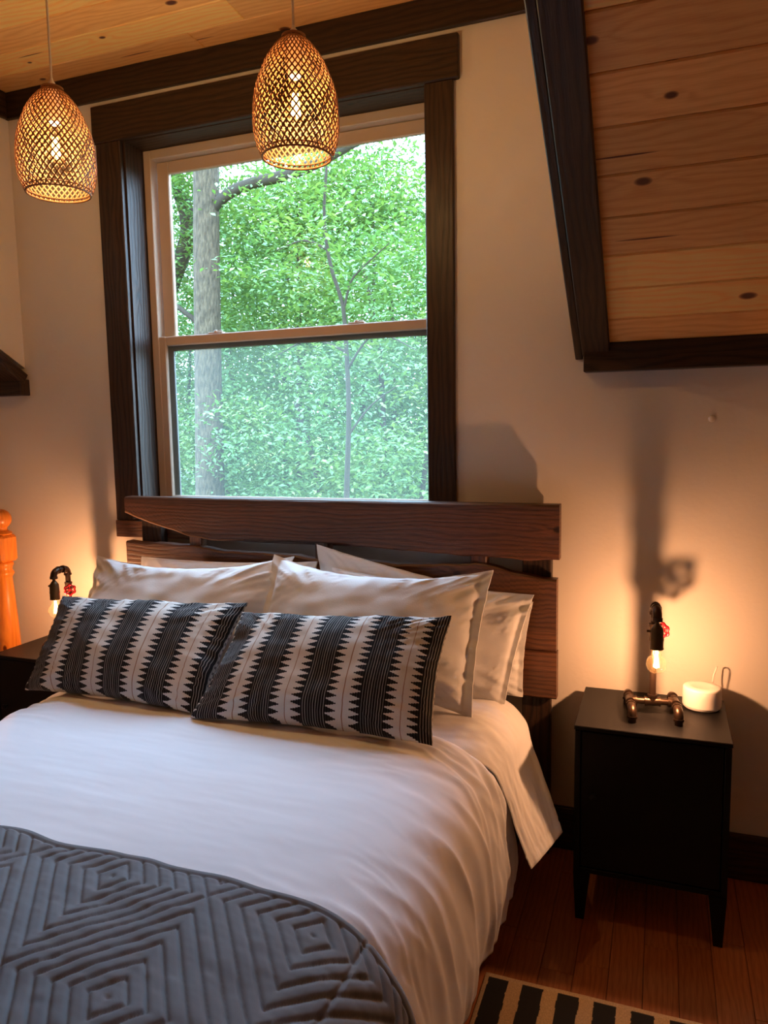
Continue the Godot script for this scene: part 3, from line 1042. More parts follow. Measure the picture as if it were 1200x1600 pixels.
	pl.call([Vector3(-1.10, 0.635, 0.31), Vector3(-0.470, 0.640, 0.31), Vector3(-0.388, 0.996, 0.232), Vector3(-1.12, 1.05, 0.225)], 0.045, Vector2(0.03, 0.06), 0.06, 103, "middle white pillow with flared corner beside the headboard plank end", 0.006)
	pl.call([Vector3(-2.13, 0.65, 0.50), Vector3(-1.31, 0.65, 0.50), Vector3(-1.243, 1.098, 0.29), Vector3(-2.10, 1.068, 0.32)], 0.10, Vector2(0.04, 0.22), 0.06, 104, "plump white pillow behind the striped cushion by the newel post side lamp")
	pl.call([Vector3(-1.36, 0.65, 0.52), Vector3(-0.535, 0.655, 0.50), Vector3(-0.510, 1.086, 0.30), Vector3(-1.31, 1.105, 0.31)], 0.11, Vector2(0.04, 0.24), 0.08, 105, "plump white pillow with stitched flange behind the cushion nearest the round device")

	# striped lumbar cushions
	var cg := "black and white striped cushions"
	var c1 := put("lumbar_cushion", pillow_mesh([Vector3(-2.06, 0.672, 0.76), Vector3(-1.335, 0.672, 0.775), Vector3(-1.318, 0.965, 0.49), Vector3(-2.12, 0.942, 0.50)], 0.085, Vector2(0.05, 0.08), 0.0, 201, 0.007), M.stripe)
	tag(c1, "black and white toothed stripe cushion leaning in front of the newel post side lamp", "cushion", cg)
	var c2 := put("lumbar_cushion", pillow_mesh([Vector3(-1.352, 0.672, 0.80), Vector3(-0.582, 0.672, 0.765), Vector3(-0.590, 0.978, 0.52), Vector3(-1.318, 0.942, 0.53)], 0.085, Vector2(0.05, 0.08), 0.0, 202, 0.007), M.stripe)
	tag(c2, "black and white toothed stripe cushion overlapping its twin, nearer the hanging sheet corner", "cushion", cg)

# ------------------------------------------------------------------ furniture
func make_nightstand(label: String) -> Node3D:
	var t := thing("nightstand", Vector3.ZERO, label, "nightstand", "black metal nightstands")
	var W := 0.445
	var Dp := 0.365
	board("top_panel", Vector3(-W / 2, 0.622, -Dp / 2), Vector3(W / 2, 0.636, Dp / 2), M.black, t, 0.002)
	var body := MB.new()
	body.box(Vector3(-W / 2 + 0.002, 0.160, -Dp / 2), Vector3(-W / 2 + 0.020, 0.621, Dp / 2 - 0.002), 0.002)
	body.box(Vector3(W / 2 - 0.020, 0.160, -Dp / 2), Vector3(W / 2 - 0.002, 0.621, Dp / 2 - 0.002), 0.002)
	body.box(Vector3(-W / 2 + 0.020, 0.160, -Dp / 2), Vector3(W / 2 - 0.020, 0.621, -Dp / 2 + 0.01), 0.001)
	body.box(Vector3(-W / 2 + 0.020, 0.160, -Dp / 2 + 0.01), Vector3(W / 2 - 0.020, 0.176, Dp / 2 - 0.004), 0.001)
	put("body", body.mesh(), M.black, t)
	var door := board("door", Vector3(-W / 2 + 0.022, 0.180, Dp / 2 - 0.018), Vector3(W / 2 - 0.022, 0.618, Dp / 2 - 0.005), M.black, t, 0.002)
	var hd := MB.new()
	hd.lathe(Transform3D(Basis(Vector3.RIGHT, PI / 2), Vector3(-W / 2 + 0.06, 0.02, 0.0065)), [Vector2(0.006, 0), Vector2(0.006, 0.012), Vector2(0.011, 0.016), Vector2(0.011, 0.022), Vector2(0.0, 0.024)], 16)
	put("knob", hd.mesh(), M.black, door)
	for sx in [-1.0, 1.0]:
		for sz in [-1.0, 1.0]:
			var lg := MB.new()
			var o := Vector3(sx * (W / 2 - 0.027), 0, sz * (Dp / 2 - 0.027))
			var top := 0.025
			var bot := 0.013
			var P := []
			for q in [[-1, -1], [1, -1], [1, 1], [-1, 1]]:
				P.append([o + Vector3(q[0] * top, 0.159, q[1] * top), o + Vector3(sx * (top - bot) * 0.4 + q[0] * bot, 0.0, sz * (top - bot) * 0.4 + q[1] * bot)])
			for q in 4:
				var r := (q + 1) % 4
				var n: Vector3 = ((P[q][0] + P[r][0]) * 0.5 - o).normalized()
				n.y = 0.0
				n = n.normalized()
				lg.quad([P[q][0], P[r][0], P[r][1], P[q][1]], [n, n, n, n], [Vector2.ZERO, Vector2.ZERO, Vector2.ZERO, Vector2.ZERO])
			lg.quad([P[0][0], P[1][0], P[2][0], P[3][0]], [Vector3.UP, Vector3.UP, Vector3.UP, Vector3.UP], [Vector2.ZERO, Vector2.ZERO, Vector2.ZERO, Vector2.ZERO])
			lg.quad([P[0][1], P[1][1], P[2][1], P[3][1]], [Vector3.DOWN, Vector3.DOWN, Vector3.DOWN, Vector3.DOWN], [Vector2.ZERO, Vector2.ZERO, Vector2.ZERO, Vector2.ZERO])
			put("leg", lg.mesh(), M.black, t)
	return t

func bend(a: Vector3, c: Vector3, b: Vector3, n := 8) -> Array:
	var out := []
	for k in n + 1:
		var t := float(k) / n
		out.append(a * (1 - t) * (1 - t) + c * 2 * t * (1 - t) + b * t * t)
	return out

func make_lamp(label: String, valve_turn: float) -> Node3D:
	# base: an H of pipe fittings; a standpipe, a short arm forward, a socket with a clear bulb and a red valve wheel
	var t := thing("pipe_lamp", Vector3.ZERO, label, "lamp", "industrial pipe lamps")
	var y := 0.040
	var mb := MB.new()
	mb.tube([Vector3(-0.055, y, 0), Vector3(0.055, y, 0)], 0.0105, 14)
	put("crossbar", mb.mesh(), M.pipe, t)
	mb = MB.new()
	mb.tube([Vector3(-0.024, y, 0), Vector3(-0.020, y, 0), Vector3(-0.0199, y, 0), Vector3(0.0199, y, 0), Vector3(0.020, y, 0), Vector3(0.024, y, 0)], [0.0155, 0.0155, 0.0135, 0.0135, 0.0155, 0.0155], 16)
	mb.tube([Vector3(0, y, 0), Vector3(0, y + 0.018, 0), Vector3(0, y + 0.0181, 0), Vector3(0, y + 0.024, 0)], [0.0135, 0.0135, 0.0155, 0.0155], 16)
	put("centre_tee", mb.mesh(), M.pipe, t)
	for sx in [-1.0, 1.0]:
		var X: float = sx * 0.068
		mb = MB.new()
		mb.tube([Vector3(X, y, -0.024), Vector3(X, y, -0.020), Vector3(X, y, -0.0199), Vector3(X, y, 0.0199), Vector3(X, y, 0.020), Vector3(X, y, 0.024)], [0.0155, 0.0155, 0.0135, 0.0135, 0.0155, 0.0155], 16)
		mb.tube([Vector3(X, y, 0), Vector3(X - sx * 0.016, y, 0), Vector3(X - sx * 0.0161, y, 0), Vector3(X - sx * 0.021, y, 0)], [0.0135, 0.0135, 0.0155, 0.0155], 16)
		put("end_tee", mb.mesh(), M.pipe, t)
		for sz in [-1.0, 1.0]:
			mb = MB.new()
			mb.tube([Vector3(X, y, sz * 0.024), Vector3(X, y, sz * 0.05)], 0.0105, 14)
			mb.tube([Vector3(X, y, sz * 0.046), Vector3(X, y, sz * 0.052)], 0.0158, 16)
			mb.tube(bend(Vector3(X, y, sz * 0.05), Vector3(X, y, sz * 0.082), Vector3(X, y - 0.022, sz * 0.084)), 0.0138, 16)
			mb.tube([Vector3(X, y - 0.020, sz * 0.084), Vector3(X, y - 0.027, sz * 0.084)], 0.0158, 16)
			mb.tube([Vector3(X, y - 0.027, sz * 0.084), Vector3(X, 0.0, sz * 0.084)], 0.0125, 16)
			put("foot_elbow", mb.mesh(), M.pipe, t)
	mb = MB.new()
	mb.tube([Vector3(0, y + 0.020, 0), Vector3(0, 0.345, 0)], 0.0108, 16)
	put("standpipe", mb.mesh(), M.pipe, t)
	# valve body with its wheel
	mb = MB.new()
	mb.tube([Vector3(0, 0.238, 0), Vector3(0, 0.246, 0), Vector3(0, 0.2461, 0), Vector3(0, 0.284, 0), Vector3(0, 0.2841, 0), Vector3(0, 0.292, 0)], [0.0155, 0.0155, 0.0138, 0.0138, 0.0155, 0.0155], 16)
	var ax := Vector3(cos(valve_turn), 0, sin(valve_turn))
	var c := Vector3(0, 0.265, 0)
	mb.tube([c, c + ax * 0.026], 0.008, 12)
	mb.tube([c + ax * 0.026, c + ax * 0.040], 0.004, 10)
	put("valve", mb.mesh(), M.pipe, t)
	mb = MB.new()
	var e1 := Vector3.UP
	var e2 := ax.cross(e1)
	var rimp := []
	for k in 49:
		var f := TAU * k / 48
		var r := 0.0200 + 0.0024 * cos(6.0 * f)
		rimp.append(c + ax * 0.042 + (e1 * cos(f) + e2 * sin(f)) * r)
	mb.tube(rimp, 0.0042, 10, false)
	mb.tube([c + ax * 0.036, c + ax * 0.048], 0.0058, 12)
	for k in 6:
		var f := TAU * k / 6
		mb.tube([c + ax * 0.042, c + ax * 0.042 + (e1 * cos(f) + e2 * sin(f)) * 0.021], 0.0026, 8)
	var vw := put("valve_wheel", mb.mesh(), M.red, t)
	vw.set_meta("label", "red valve wheel")
	# top elbow, arm, second elbow
	mb = MB.new()
	mb.tube([Vector3(0, 0.322, 0), Vector3(0, 0.330, 0)], 0.0158, 16)
	mb.tube(bend(Vector3(0, 0.326, 0), Vector3(0, 0.352, 0), Vector3(0, 0.352, 0.026)), 0.0138, 16)
	mb.tube([Vector3(0, 0.352, 0.022), Vector3(0, 0.352, 0.030)], 0.0158, 16)
	put("top_elbow", mb.mesh(), M.pipe, t)
	mb = MB.new()
	mb.tube([Vector3(0, 0.352, 0.026), Vector3(0, 0.352, 0.052)], 0.0108, 14)
	put("arm", mb.mesh(), M.pipe, t)
	mb = MB.new()
	mb.tube([Vector3(0, 0.352, 0.046), Vector3(0, 0.352, 0.054)], 0.0158, 16)
	mb.tube(bend(Vector3(0, 0.352, 0.050), Vector3(0, 0.352, 0.078), Vector3(0, 0.326, 0.078)), 0.0138, 16)
	mb.tube([Vector3(0, 0.330, 0.078), Vector3(0, 0.320, 0.078)], 0.0158, 16)
	put("front_elbow", mb.mesh(), M.pipe, t)
	var s := Transform3D(Basis(), Vector3(0, 0, 0.078))
	mb = MB.new()
	mb.lathe(s, [Vector2(0.0, 0.322), Vector2(0.006, 0.322), Vector2(0.006, 0.312), Vector2(0.010, 0.308), Vector2(0.0185, 0.296), Vector2(0.0195, 0.270), Vector2(0.0205, 0.262), Vector2(0.0195, 0.258), Vector2(0.0195, 0.238), Vector2(0.0205, 0.234), Vector2(0.0185, 0.232), Vector2(0.016, 0.236), Vector2(0.0, 0.24)], 24)
	mb.tube([Vector3(-0.018, 0.288, 0.078), Vector3(-0.030, 0.288, 0.078)], 0.004, 10)
	put("socket", mb.mesh(), M.socket, t)
	mb = MB.new()
	var prof := []
	for k in 19:
		var f := PI * k / 18.0 * 0.83
		prof.append(Vector2(sin(f) * 0.030, 0.186 - cos(f) * 0.030))
	prof.append(Vector2(0.0135, 0.226))
	prof.append(Vector2(0.013, 0.240))
	mb.lathe(s, prof, 28)
	var bl := put("bulb", mb.mesh(), M.bulb_glass, t)
	mb = MB.new()
	for k in 4:
		var f := TAU * k / 4 + 0.4
		mb.tube([Vector3(0.003 * cos(f), 0.218, 0.078 + 0.003 * sin(f)), Vector3(0.0075 * cos(f), 0.176, 0.078 + 0.0075 * sin(f))], 0.0020, 8)
	mb.tube([Vector3(0, 0.228, 0.078), Vector3(0, 0.21, 0.078)], 0.004, 8)
	put("filament", mb.mesh(), M.glow, bl)
	var li := OmniLight3D.new()
	li.name = "lamp_light"
	li.light_color = LAMP_COLOR
	li.light_energy = LAMP_ENERGY
	li.light_size = 0.008
	li.omni_range = 14.0
	li.omni_attenuation = 2.0
	li.shadow_enabled = true
	li.position = Vector3(0, 0.196, 0.078)
	t.add_child(li)
	return t

func build_furniture() -> void:
	var n1 := make_nightstand("black metal nightstand carrying the pipe lamp and white round device")
	n1.position = Vector3(-0.0135, 0, 0.228)
	var n2 := n1.duplicate() as Node3D
	n2.name = numbered("nightstand")
	add_child(n2)
	tag(n2, "black metal nightstand beside the newel post, half hidden by the bed", "nightstand", "black metal nightstands")
	n2.position = Vector3(-2.402, 0, 0.208)
	var l1 := make_lamp("black iron pipe lamp with red valve wheel next to the white round device", -0.75)
	l1.position = Vector3(-0.013, 0.636, 0.235)
	l1.rotation.y = deg_to_rad(7.0)
	var l2 := make_lamp("black iron pipe lamp with red valve wheel rising behind the striped cushion", 0.70)
	l2.position = Vector3(-2.352, 0.636, 0.222)
	l2.rotation.y = 0.0

	# round white device and its cable
	var d := thing("smart_speaker", Vector3(0.137, 0.636, 0.132), "white round electronic device on the black nightstand beside the lamp", "speaker")
	var mb := MB.new()
	var pr := []
	for q in [[0.0, 0.0], [0.050, 0.0], [0.052, 0.001], [0.0570, 0.006], [0.0572, 0.010]]: pr.append(Vector2(q[0], q[1]))
	mb.lathe(Transform3D(), pr, 48)
	put("base", mb.mesh(), M.white_plastic, d)
	mb = MB.new()
	var pr2 := []
	for q in [[0.0565, 0.0105], [0.0588, 0.0110], [0.0590, 0.030], [0.0588, 0.050], [0.0580, 0.064], [0.0562, 0.069], [0.0525, 0.0712], [0.030, 0.0715], [0.0285, 0.0708], [0.0, 0.0708]]: pr2.append(Vector2(q[0], q[1]))
	mb.lathe(Transform3D(), pr2, 48)
	put("body", mb.mesh(), M.white_plastic, d)
	mb = MB.new()
	var loop := catmull([Vector3(0.030, 0.02, -0.048), Vector3(0.034, 0.055, -0.062), Vector3(0.036, 0.088, -0.060), Vector3(0.046, 0.112, -0.072), Vector3(0.046, 0.108, -0.094), Vector3(0.040, 0.075, -0.090), Vector3(0.036, 0.03, -0.080), Vector3(0.050, -0.04, -0.108), Vector3(0.072, -0.16, -0.112), Vector3(0.092, -0.235, -0.105), Vector3(0.104, -0.262, -0.112), Vector3(0.09, -0.30, -0.118), Vector3(0.07, -0.40, -0.120), Vector3(0.06, -0.55, -0.105)], 90)
	mb.tube(loop, 0.0018, 8)
	put("cable", mb.mesh(), M.white_plastic, d)

	# newel post
	var nw := thing("newel_post", Vector3(-2.828, 0, 0.11), "honey oak turned newel post with a ball top against the wall", "post")
	mb = MB.new()
	var ball := []
	for k in 17:
		var f := PI * k / 16.0
		ball.append(Vector2(maxf(0.0, sin(f)) * 0.046, 1.170 - cos(f) * 0.046))
	mb.lathe(Transform3D(), ball, 28)
	put("ball_finial", mb.mesh(), M.honey, nw)
	mb = MB.new()
	mb.lathe(Transform3D(), [Vector2(0.040, 1.098), Vector2(0.046, 1.104), Vector2(0.040, 1.112), Vector2(0.030, 1.116), Vector2(0.024, 1.124), Vector2(0.026, 1.132)], 28)
	put("neck_ring", mb.mesh(), M.honey, nw)
	mb = MB.new()
	mb.box(Vector3(-0.047, 0.975, -0.047), Vector3(0.047, 1.098, 0.047), 0.012)
	put("block", mb.mesh(), M.honey, nw)
	mb = MB.new()
	var sh := []
	for q in [[0.030, 0.975], [0.040, 0.970], [0.042, 0.960], [0.036, 0.950], [0.034, 0.935], [0.040, 0.928], [0.042, 0.918], [0.036, 0.908], [0.032, 0.90], [0.038, 0.80], [0.046, 0.66], [0.050, 0.52], [0.044, 0.42], [0.036, 0.37], [0.042, 0.36], [0.042, 0.34], [0.036, 0.33]]: sh.append(Vector2(q[0], q[1]))
	sh.reverse()
	mb.lathe(Transform3D(), sh, 32)
	put("turned_shaft", mb.mesh(), M.honey, nw)
	mb = MB.new()
	mb.box(Vector3(-0.047, 0.0, -0.047), Vector3(0.047, 0.335, 0.047), 0.006)
	put("foot_block", mb.mesh(), M.honey, nw)

	# rug
	var rg := MB.new()
	var nx := 60
	var nz := 90
	var RF := PackedVector3Array()
	var RT := PackedVector2Array()
	var wn := noise(33, 2.0, 2)
	for j in nz + 1:
		for i in nx + 1:
			var px := -0.437 + 0.95 * i / nx
			var pz := 0.738 + 1.5 * j / nz
			RF.append(Vector3(px, 0.0085 + 0.001 * wn.get_noise_2d(px * 4, pz * 4), pz))
			RT.append(Vector2(float(i) / nx, float(j) / nz))
	tag(put("rug", thick_sheet(RF, nx, nz, 0.0075, RT, Vector3.UP), M.rug), "flat woven rug with black and sand stripes on the floor beside the bed", "rug")

	# small pale plug in the wall
	mb = MB.new()
	mb.lathe(Transform3D(Basis(Vector3.RIGHT, PI / 2), Vector3.ZERO), [Vector2(0.012, 0), Vector2(0.012, 0.003), Vector2(0.010, 0.005), Vector2(0, 0.0055)], 18)
	tag(put("wall_plug", mb.mesh(), M.white_plastic, self, Vector3(0.149, 1.565, 0.0)), "small round pale plug in the wall above the nightstand", "wall plug")

# ------------------------------------------------------------------ pendants
func shade_radius(t: float) -> float:
	# t: 0 at the rim, 1 at the top
	var pts := [[0.0, 0.0955], [0.03, 0.1015], [0.116, 0.111], [0.2, 0.116], [0.28, 0.118], [0.364, 0.1172], [0.446, 0.1154], [0.53, 0.111], [0.61, 0.1043], [0.69, 0.094], [0.777, 0.0826], [0.86, 0.0667], [0.94, 0.047], [0.983, 0.031], [1.0, 0.024]]
	for k in pts.size() - 1:
		if t <= pts[k + 1][0]:
			var a: Array = pts[maxi(k - 1, 0)]
			var b: Array = pts[k]
			var c: Array = pts[k + 1]
			var d: Array = pts[mini(k + 2, pts.size() - 1)]
			return cubic_interpolate(b[1], c[1], a[1], d[1], (t - b[0]) / (c[0] - b[0]))
	return 0.024

func weave_mesh(count: int, width: float, shrink: float, turn: float, phase: float, H: float) -> ArrayMesh:
	var mb := MB.new()
	var n := 44
	for dirn in [-1.0, 1.0]:
		for k in count:
			var rows := []
			for q in n + 1:
				var t := float(q) / n
				var r: float = shade_radius(t) - shrink
				var f: float = dirn * turn * t + TAU * (k + phase) / count
				# one set of strips lies over the other
				var lift: float = dirn * 0.0008
				rows.append([f, r + lift, t * H, t])
			var L := []
			for q in n + 1:
				var a: Array = rows[q]
				var rad := Vector3(cos(a[0]), 0, sin(a[0]))
				var p: Vector3 = rad * a[1] + Vector3.UP * a[2]
				var b: Array = rows[mini(q + 1, n)]
				var z: Array = rows[maxi(q - 1, 0)]
				var pb: Vector3 = Vector3(cos(b[0]), 0, sin(b[0])) * b[1] + Vector3.UP * b[2]
				var pz: Vector3 = Vector3(cos(z[0]), 0, sin(z[0])) * z[1] + Vector3.UP * z[2]
				var tn := (pb - pz).normalized()
				var sd := tn.cross(rad).normalized()
				var nr := sd.cross(tn).normalized()
				if nr.dot(rad) < 0: nr = -nr
				var w: float = width * 0.5 * (0.55 + 0.45 * a[1] / 0.125)
				L.append([p + sd * w + nr * 0.0006, p - sd * w + nr * 0.0006, p - sd * w - nr * 0.0006, p + sd * w - nr * 0.0006, nr, sd])
			for q in n:
				var A: Array = L[q]
				var B: Array = L[q + 1]
				var na: Vector3 = A[4]
				var nb: Vector3 = B[4]
				var z2 := Vector2.ZERO
				mb.quad([A[0], A[1], B[1], B[0]], [na, na, nb, nb], [z2, z2, z2, z2])
				mb.quad([A[3], A[2], B[2], B[3]], [-na, -na, -nb, -nb], [z2, z2, z2, z2])
				mb.quad([A[0], B[0], B[3], A[3]], [A[5], B[5], B[5], A[5]], [z2, z2, z2, z2])
				mb.quad([A[1], B[1], B[2], A[2]], [-A[5], -B[5], -B[5], -A[5]], [z2, z2, z2, z2])
	return mb.mesh()

func build_pendants() -> void:
	var H := 0.314
	var t := thing("pendant_lamp", Vector3(-0.968, 2.301, 0.725), "woven bamboo pendant lamp hanging in front of the window", "pendant lamp", "woven pendant lamps")
	put("woven_shade", weave_mesh(40, 0.0042, 0.0, 2.1, 0.0, H), M.weave, t)
	var mb := MB.new()
	for ring in [[0.0, 0.003], [0.012, 0.002]]:
		var rim := []
		for k in 65:
			var f := TAU * k / 64
			rim.append(Vector3(cos(f), 0, sin(f)) * shade_radius(ring[0]) + Vector3.UP * ring[0] * 1.0)
		mb.tube(rim, ring[1], 8, false)
	put("rim", mb.mesh(), M.weave, t)
	mb = MB.new()
	mb.lathe(Transform3D(), [Vector2(0.034, H - 0.004), Vector2(0.033, H + 0.003), Vector2(0.022, H + 0.008), Vector2(0.0, H + 0.010)], 28)
	put("top_disc", mb.mesh(), M.weave, t)
	mb = MB.new()
	mb.lathe(Transform3D(), [Vector2(0.010, H + 0.008), Vector2(0.010, H + 0.018), Vector2(0.006, H + 0.022), Vector2(0.004, H + 0.030), Vector2(0.0, H + 0.031)], 16)
	put("cord_grip", mb.mesh(), M.white_plastic, t)
	mb = MB.new()
	mb.tube([Vector3(0, H + 0.026, 0), Vector3(0, CEIL - 2.301 - 0.012, 0)], 0.0034, 10)
	put("cord", mb.mesh(), M.cord, t)
	mb = MB.new()
	mb.lathe(Transform3D(Basis(), Vector3(0, CEIL - 2.301, 0)), [Vector2(0.0, -0.022), Vector2(0.035, -0.022), Vector2(0.045, -0.016), Vector2(0.048, 0.0)], 28)
	put("ceiling_cup", mb.mesh(), M.white_plastic, t)
	mb = MB.new()
	mb.lathe(Transform3D(), [Vector2(0.0, H), Vector2(0.018, H - 0.004), Vector2(0.019, H - 0.10), Vector2(0.016, H - 0.105), Vector2(0.0, H - 0.105)], 20)
	put("socket", mb.mesh(), M.white_plastic, t)
	mb = MB.new()
	var prof := []
	for k in 19:
		var f := PI * k / 18.0 * 0.83
		prof.append(Vector2(sin(f) * 0.030, 0.125 - cos(f) * 0.030))
	prof.append(Vector2(0.014, 0.19))
	prof.append(Vector2(0.014, H - 0.10))
	mb.lathe(Transform3D(), prof, 28)
	var bl := put("bulb", mb.mesh(), M.bulb_glass, t)
	mb = MB.new()
	for k in 4:
		var f := TAU * k / 4
		mb.tube([Vector3(0.004 * cos(f), 0.168, 0.004 * sin(f)), Vector3(0.010 * cos(f), 0.112, 0.010 * sin(f))], 0.0050, 8)
	put("filament", mb.mesh(), M.glow, bl)
	var li := OmniLight3D.new()
	li.name = "pendant_light"
	li.light_color = PENDANT_COLOR
	li.light_energy = PENDANT_ENERGY
	li.light_size = 0.016
	li.omni_range = 14.0
	li.omni_attenuation = 2.0
	li.shadow_enabled = true
	li.position = Vector3(0, 0.14, 0)
	t.add_child(li)
	var o := t.duplicate() as Node3D
	o.name = numbered("pendant_lamp")
	add_child(o)
	tag(o, "woven bamboo pendant lamp hanging by the dormer corner, clear of the window glass", "pendant lamp", "woven pendant lamps")
	o.position = Vector3(-1.808, 2.306, 0.725)
	o.rotation.y = 0.35

# ------------------------------------------------------------------ forest
func leaf_mesh() -> ArrayMesh:
	var mb := MB.new()
	var a := Vector3(0, 0, -0.5)
	var b := Vector3(0.24, 0.05, -0.05)
	var c := Vector3(0, -0.02, 0.0)
	var d := Vector3(-0.24, 0.05, -0.05)
	var f := Vector3(0, -0.06, 0.5)
	for q in [[a, b, c], [c, b, f], [a, c, d], [d, c, f]]:
		var n: Vector3 = (q[1] - q[0]).cross(q[2] - q[0]).normalized()
		if n.y < 0: n = -n
		mb.tri(q[0], q[1], q[2], n, n, n)
	return mb.mesh()

func foliage(parent: Node3D, centres: Array, per: int, spread: Vector3, size: Vector2, hues: Array, mat: Material, lm: Mesh, sd: int) -> void:
	var r := RandomNumberGenerator.new()
	r.seed = sd
	var total := centres.size() * per
	var mm := MultiMesh.new()
	mm.transform_format = MultiMesh.TRANSFORM_3D
	mm.use_colors = true
	mm.mesh = lm
	mm.instance_count = total
	var k := 0
	for c in centres:
		var tint: Color = hues[r.randi() % hues.size()]
		for q in per:
			var o := Vector3(r.randfn(), r.randfn() * 0.8, r.randfn()) * spread
			var s := r.randf_range(size.x, size.y)
			var b := Basis.from_euler(Vector3(r.randf_range(-0.9, 0.5), r.randf() * TAU, r.randf_range(-0.6, 0.6))).scaled(Vector3.ONE * s)
			mm.set_instance_transform(k, Transform3D(b, c + o))
			mm.set_instance_color(k, tint * r.randf_range(0.75, 1.2))
			k += 1
	var mi := MultiMeshInstance3D.new()
	mi.name = "foliage"
	mi.multimesh = mm
	mi.material_override = mat
	mi.set_meta("kind", "stuff")
	parent.add_child(mi, true)

func blob(r: RandomNumberGenerator, c: Vector3, rad: Vector3, n: int) -> Array:
	var out := []
	while out.size() < n:
		var p := Vector3(r.randf_range(-1, 1), r.randf_range(-1, 1), r.randf_range(-1, 1))
		if p.length() <= 1.0 and p.length() > 0.25:
			out.append(c + p * rad)
	return out

func build_forest() -> void:
	var r := RandomNumberGenerator.new()
	r.seed = 515
	var lm := leaf_mesh()
	M.leaf = plain(Color.WHITE, 0.6)
	M.leaf.vertex_color_use_as_albedo = true
	M.leaf.backlight_enabled = true
	M.leaf.backlight = Color(0.7, 0.7, 0.5)
	# linear leaf colours
	var greens := [Color(0.150, 0.250, 0.062), Color(0.185, 0.280, 0.068), Color(0.120, 0.222, 0.062), Color(0.130, 0.240, 0.080), Color(0.108, 0.205, 0.070)]
	var gm := MB.new()
	gm.box(Vector3(-60, -3.2, -70), Vector3(40, -2.8, -0.4), 0.0)
	tag(put("ground", gm.mesh(), M.ground), "leafy forest ground outside below the window", "ground", "", "structure")

	# the thick grey trunk with its arching branch
	var t := thing("oak_tree", Vector3(-7.15, -2.8, -8.0), "tall tree with thick grey trunk and arching branch beyond the upper window pane", "tree")
	var o := -t.position
	var mb := MB.new()
	mb.tube(pts([[-7.15, -2.8, -8], [-7.12, -0.5, -8], [-7.08, 0.6, -8], [-7.03, 2.33, -8], [-6.96, 4.37, -8], [-6.89, 5.98, -8], [-6.85, 8.5, -8]], o), [0.32, 0.26, 0.24, 0.22, 0.21, 0.20, 0.15], 20)
	put("trunk", mb.mesh(), M.bark, t)
	mb = MB.new()
	mb.tube(catmull(pts([[-6.90, 4.95, -8], [-6.74, 5.14, -8], [-6.42, 5.31, -8], [-6.01, 5.39, -8], [-5.56, 5.42, -8], [-5.1, 5.55, -8.1], [-4.4, 5.9, -8.3]], o), 24), 0.085, 12)
	put("branch", mb.mesh(), M.bark_dark, t)
	mb = MB.new()
	mb.tube(pts([[-7.0, 3.2, -8], [-7.5, 3.6, -7.9], [-8.1, 3.9, -7.7]], o), [0.05, 0.04, 0.02], 8)
	put("branch", mb.mesh(), M.bark_dark, t)
	var cs := blob(r, Vector3(-7.2, 7.0, -8.2) + o, Vector3(2.6, 1.5, 1.8), 46)
	cs.append_array(blob(r, Vector3(-5.4, 5.2, -8.4) + o, Vector3(1.2, 0.7, 0.9), 22))
	foliage(t, cs, 60, Vector3(0.30, 0.22, 0.30), Vector2(0.07, 0.13), greens, M.leaf, lm, 1)

	t = thing("leaning_tree", Vector3(-9.6, -2.8, -10.0), "dark leaning tree trunk just beyond the thick grey trunk outside", "tree")
	o = -t.position
	mb = MB.new()
	mb.tube(catmull(pts([[-9.6, -2.8, -10], [-9.5, 2.5, -10], [-9.2, 4.13, -10], [-8.81, 4.94, -10], [-8.63, 5.52, -10], [-8.85, 6.35, -10], [-9.1, 7.8, -10]], o), 30), 0.15, 14)
	put("trunk", mb.mesh(), M.bark_dark, t)
	foliage(t, blob(r, Vector3(-9.6, 6.8, -10.3) + o, Vector3(2.2, 2.0, 1.6), 42), 60, Vector3(0.3, 0.22, 0.3), Vector2(0.09, 0.16), greens, M.leaf, lm, 2)

	t = thing("sapling", Vector3(-3.36, -2.8, -5.0), "slender forked sapling standing close outside the window", "tree")
	o = -t.position
	mb = MB.new()
	mb.tube(catmull(pts([[-3.36, -2.8, -5], [-3.33, 0.0, -5], [-3.31, 0.77, -5], [-3.26, 1.77, -5], [-3.28, 2.6, -5], [-3.31, 2.94, -5], [-3.40, 3.19, -5], [-3.47, 3.5, -5], [-3.50, 3.9, -5], [-3.44, 4.5, -5]], o), 40), tapered(41, 0.05, 0.014), 10)
	put("trunk", mb.mesh(), M.bark_dark, t)
	for b in [[[-3.29, 2.85, -5], [-3.20, 3.14, -5], [-3.04, 3.29, -5], [-2.75, 3.5, -5]], [[-3.27, 2.2, -5], [-2.9, 2.55, -4.9], [-2.4, 2.35, -4.8]], [[-3.47, 3.5, -5], [-3.8, 3.65, -5.1], [-4.2, 3.6, -5.2]], [[-3.28, 2.4, -5], [-3.7, 2.55, -5], [-4.2, 2.4, -5.1]], [[-3.26, 1.5, -5], [-3.0, 1.8, -5], [-2.7, 2.0, -5]]]:
		mb = MB.new()
		mb.tube(catmull(pts(b, o), 12), tapered(13, 0.016, 0.005), 8)
		put("branch", mb.mesh(), M.bark_dark, t)
	cs = blob(r, Vector3(-3.4, 3.7, -5.2) + o, Vector3(1.3, 0.9, 0.9), 46)
	cs.append_array(blob(r, Vector3(-3.0, 2.4, -5.5) + o, Vector3(1.2, 0.5, 0.6), 18))
	foliage(t, cs, 55, Vector3(0.20, 0.10, 0.20), Vector2(0.06, 0.11), greens, M.leaf, lm, 3)

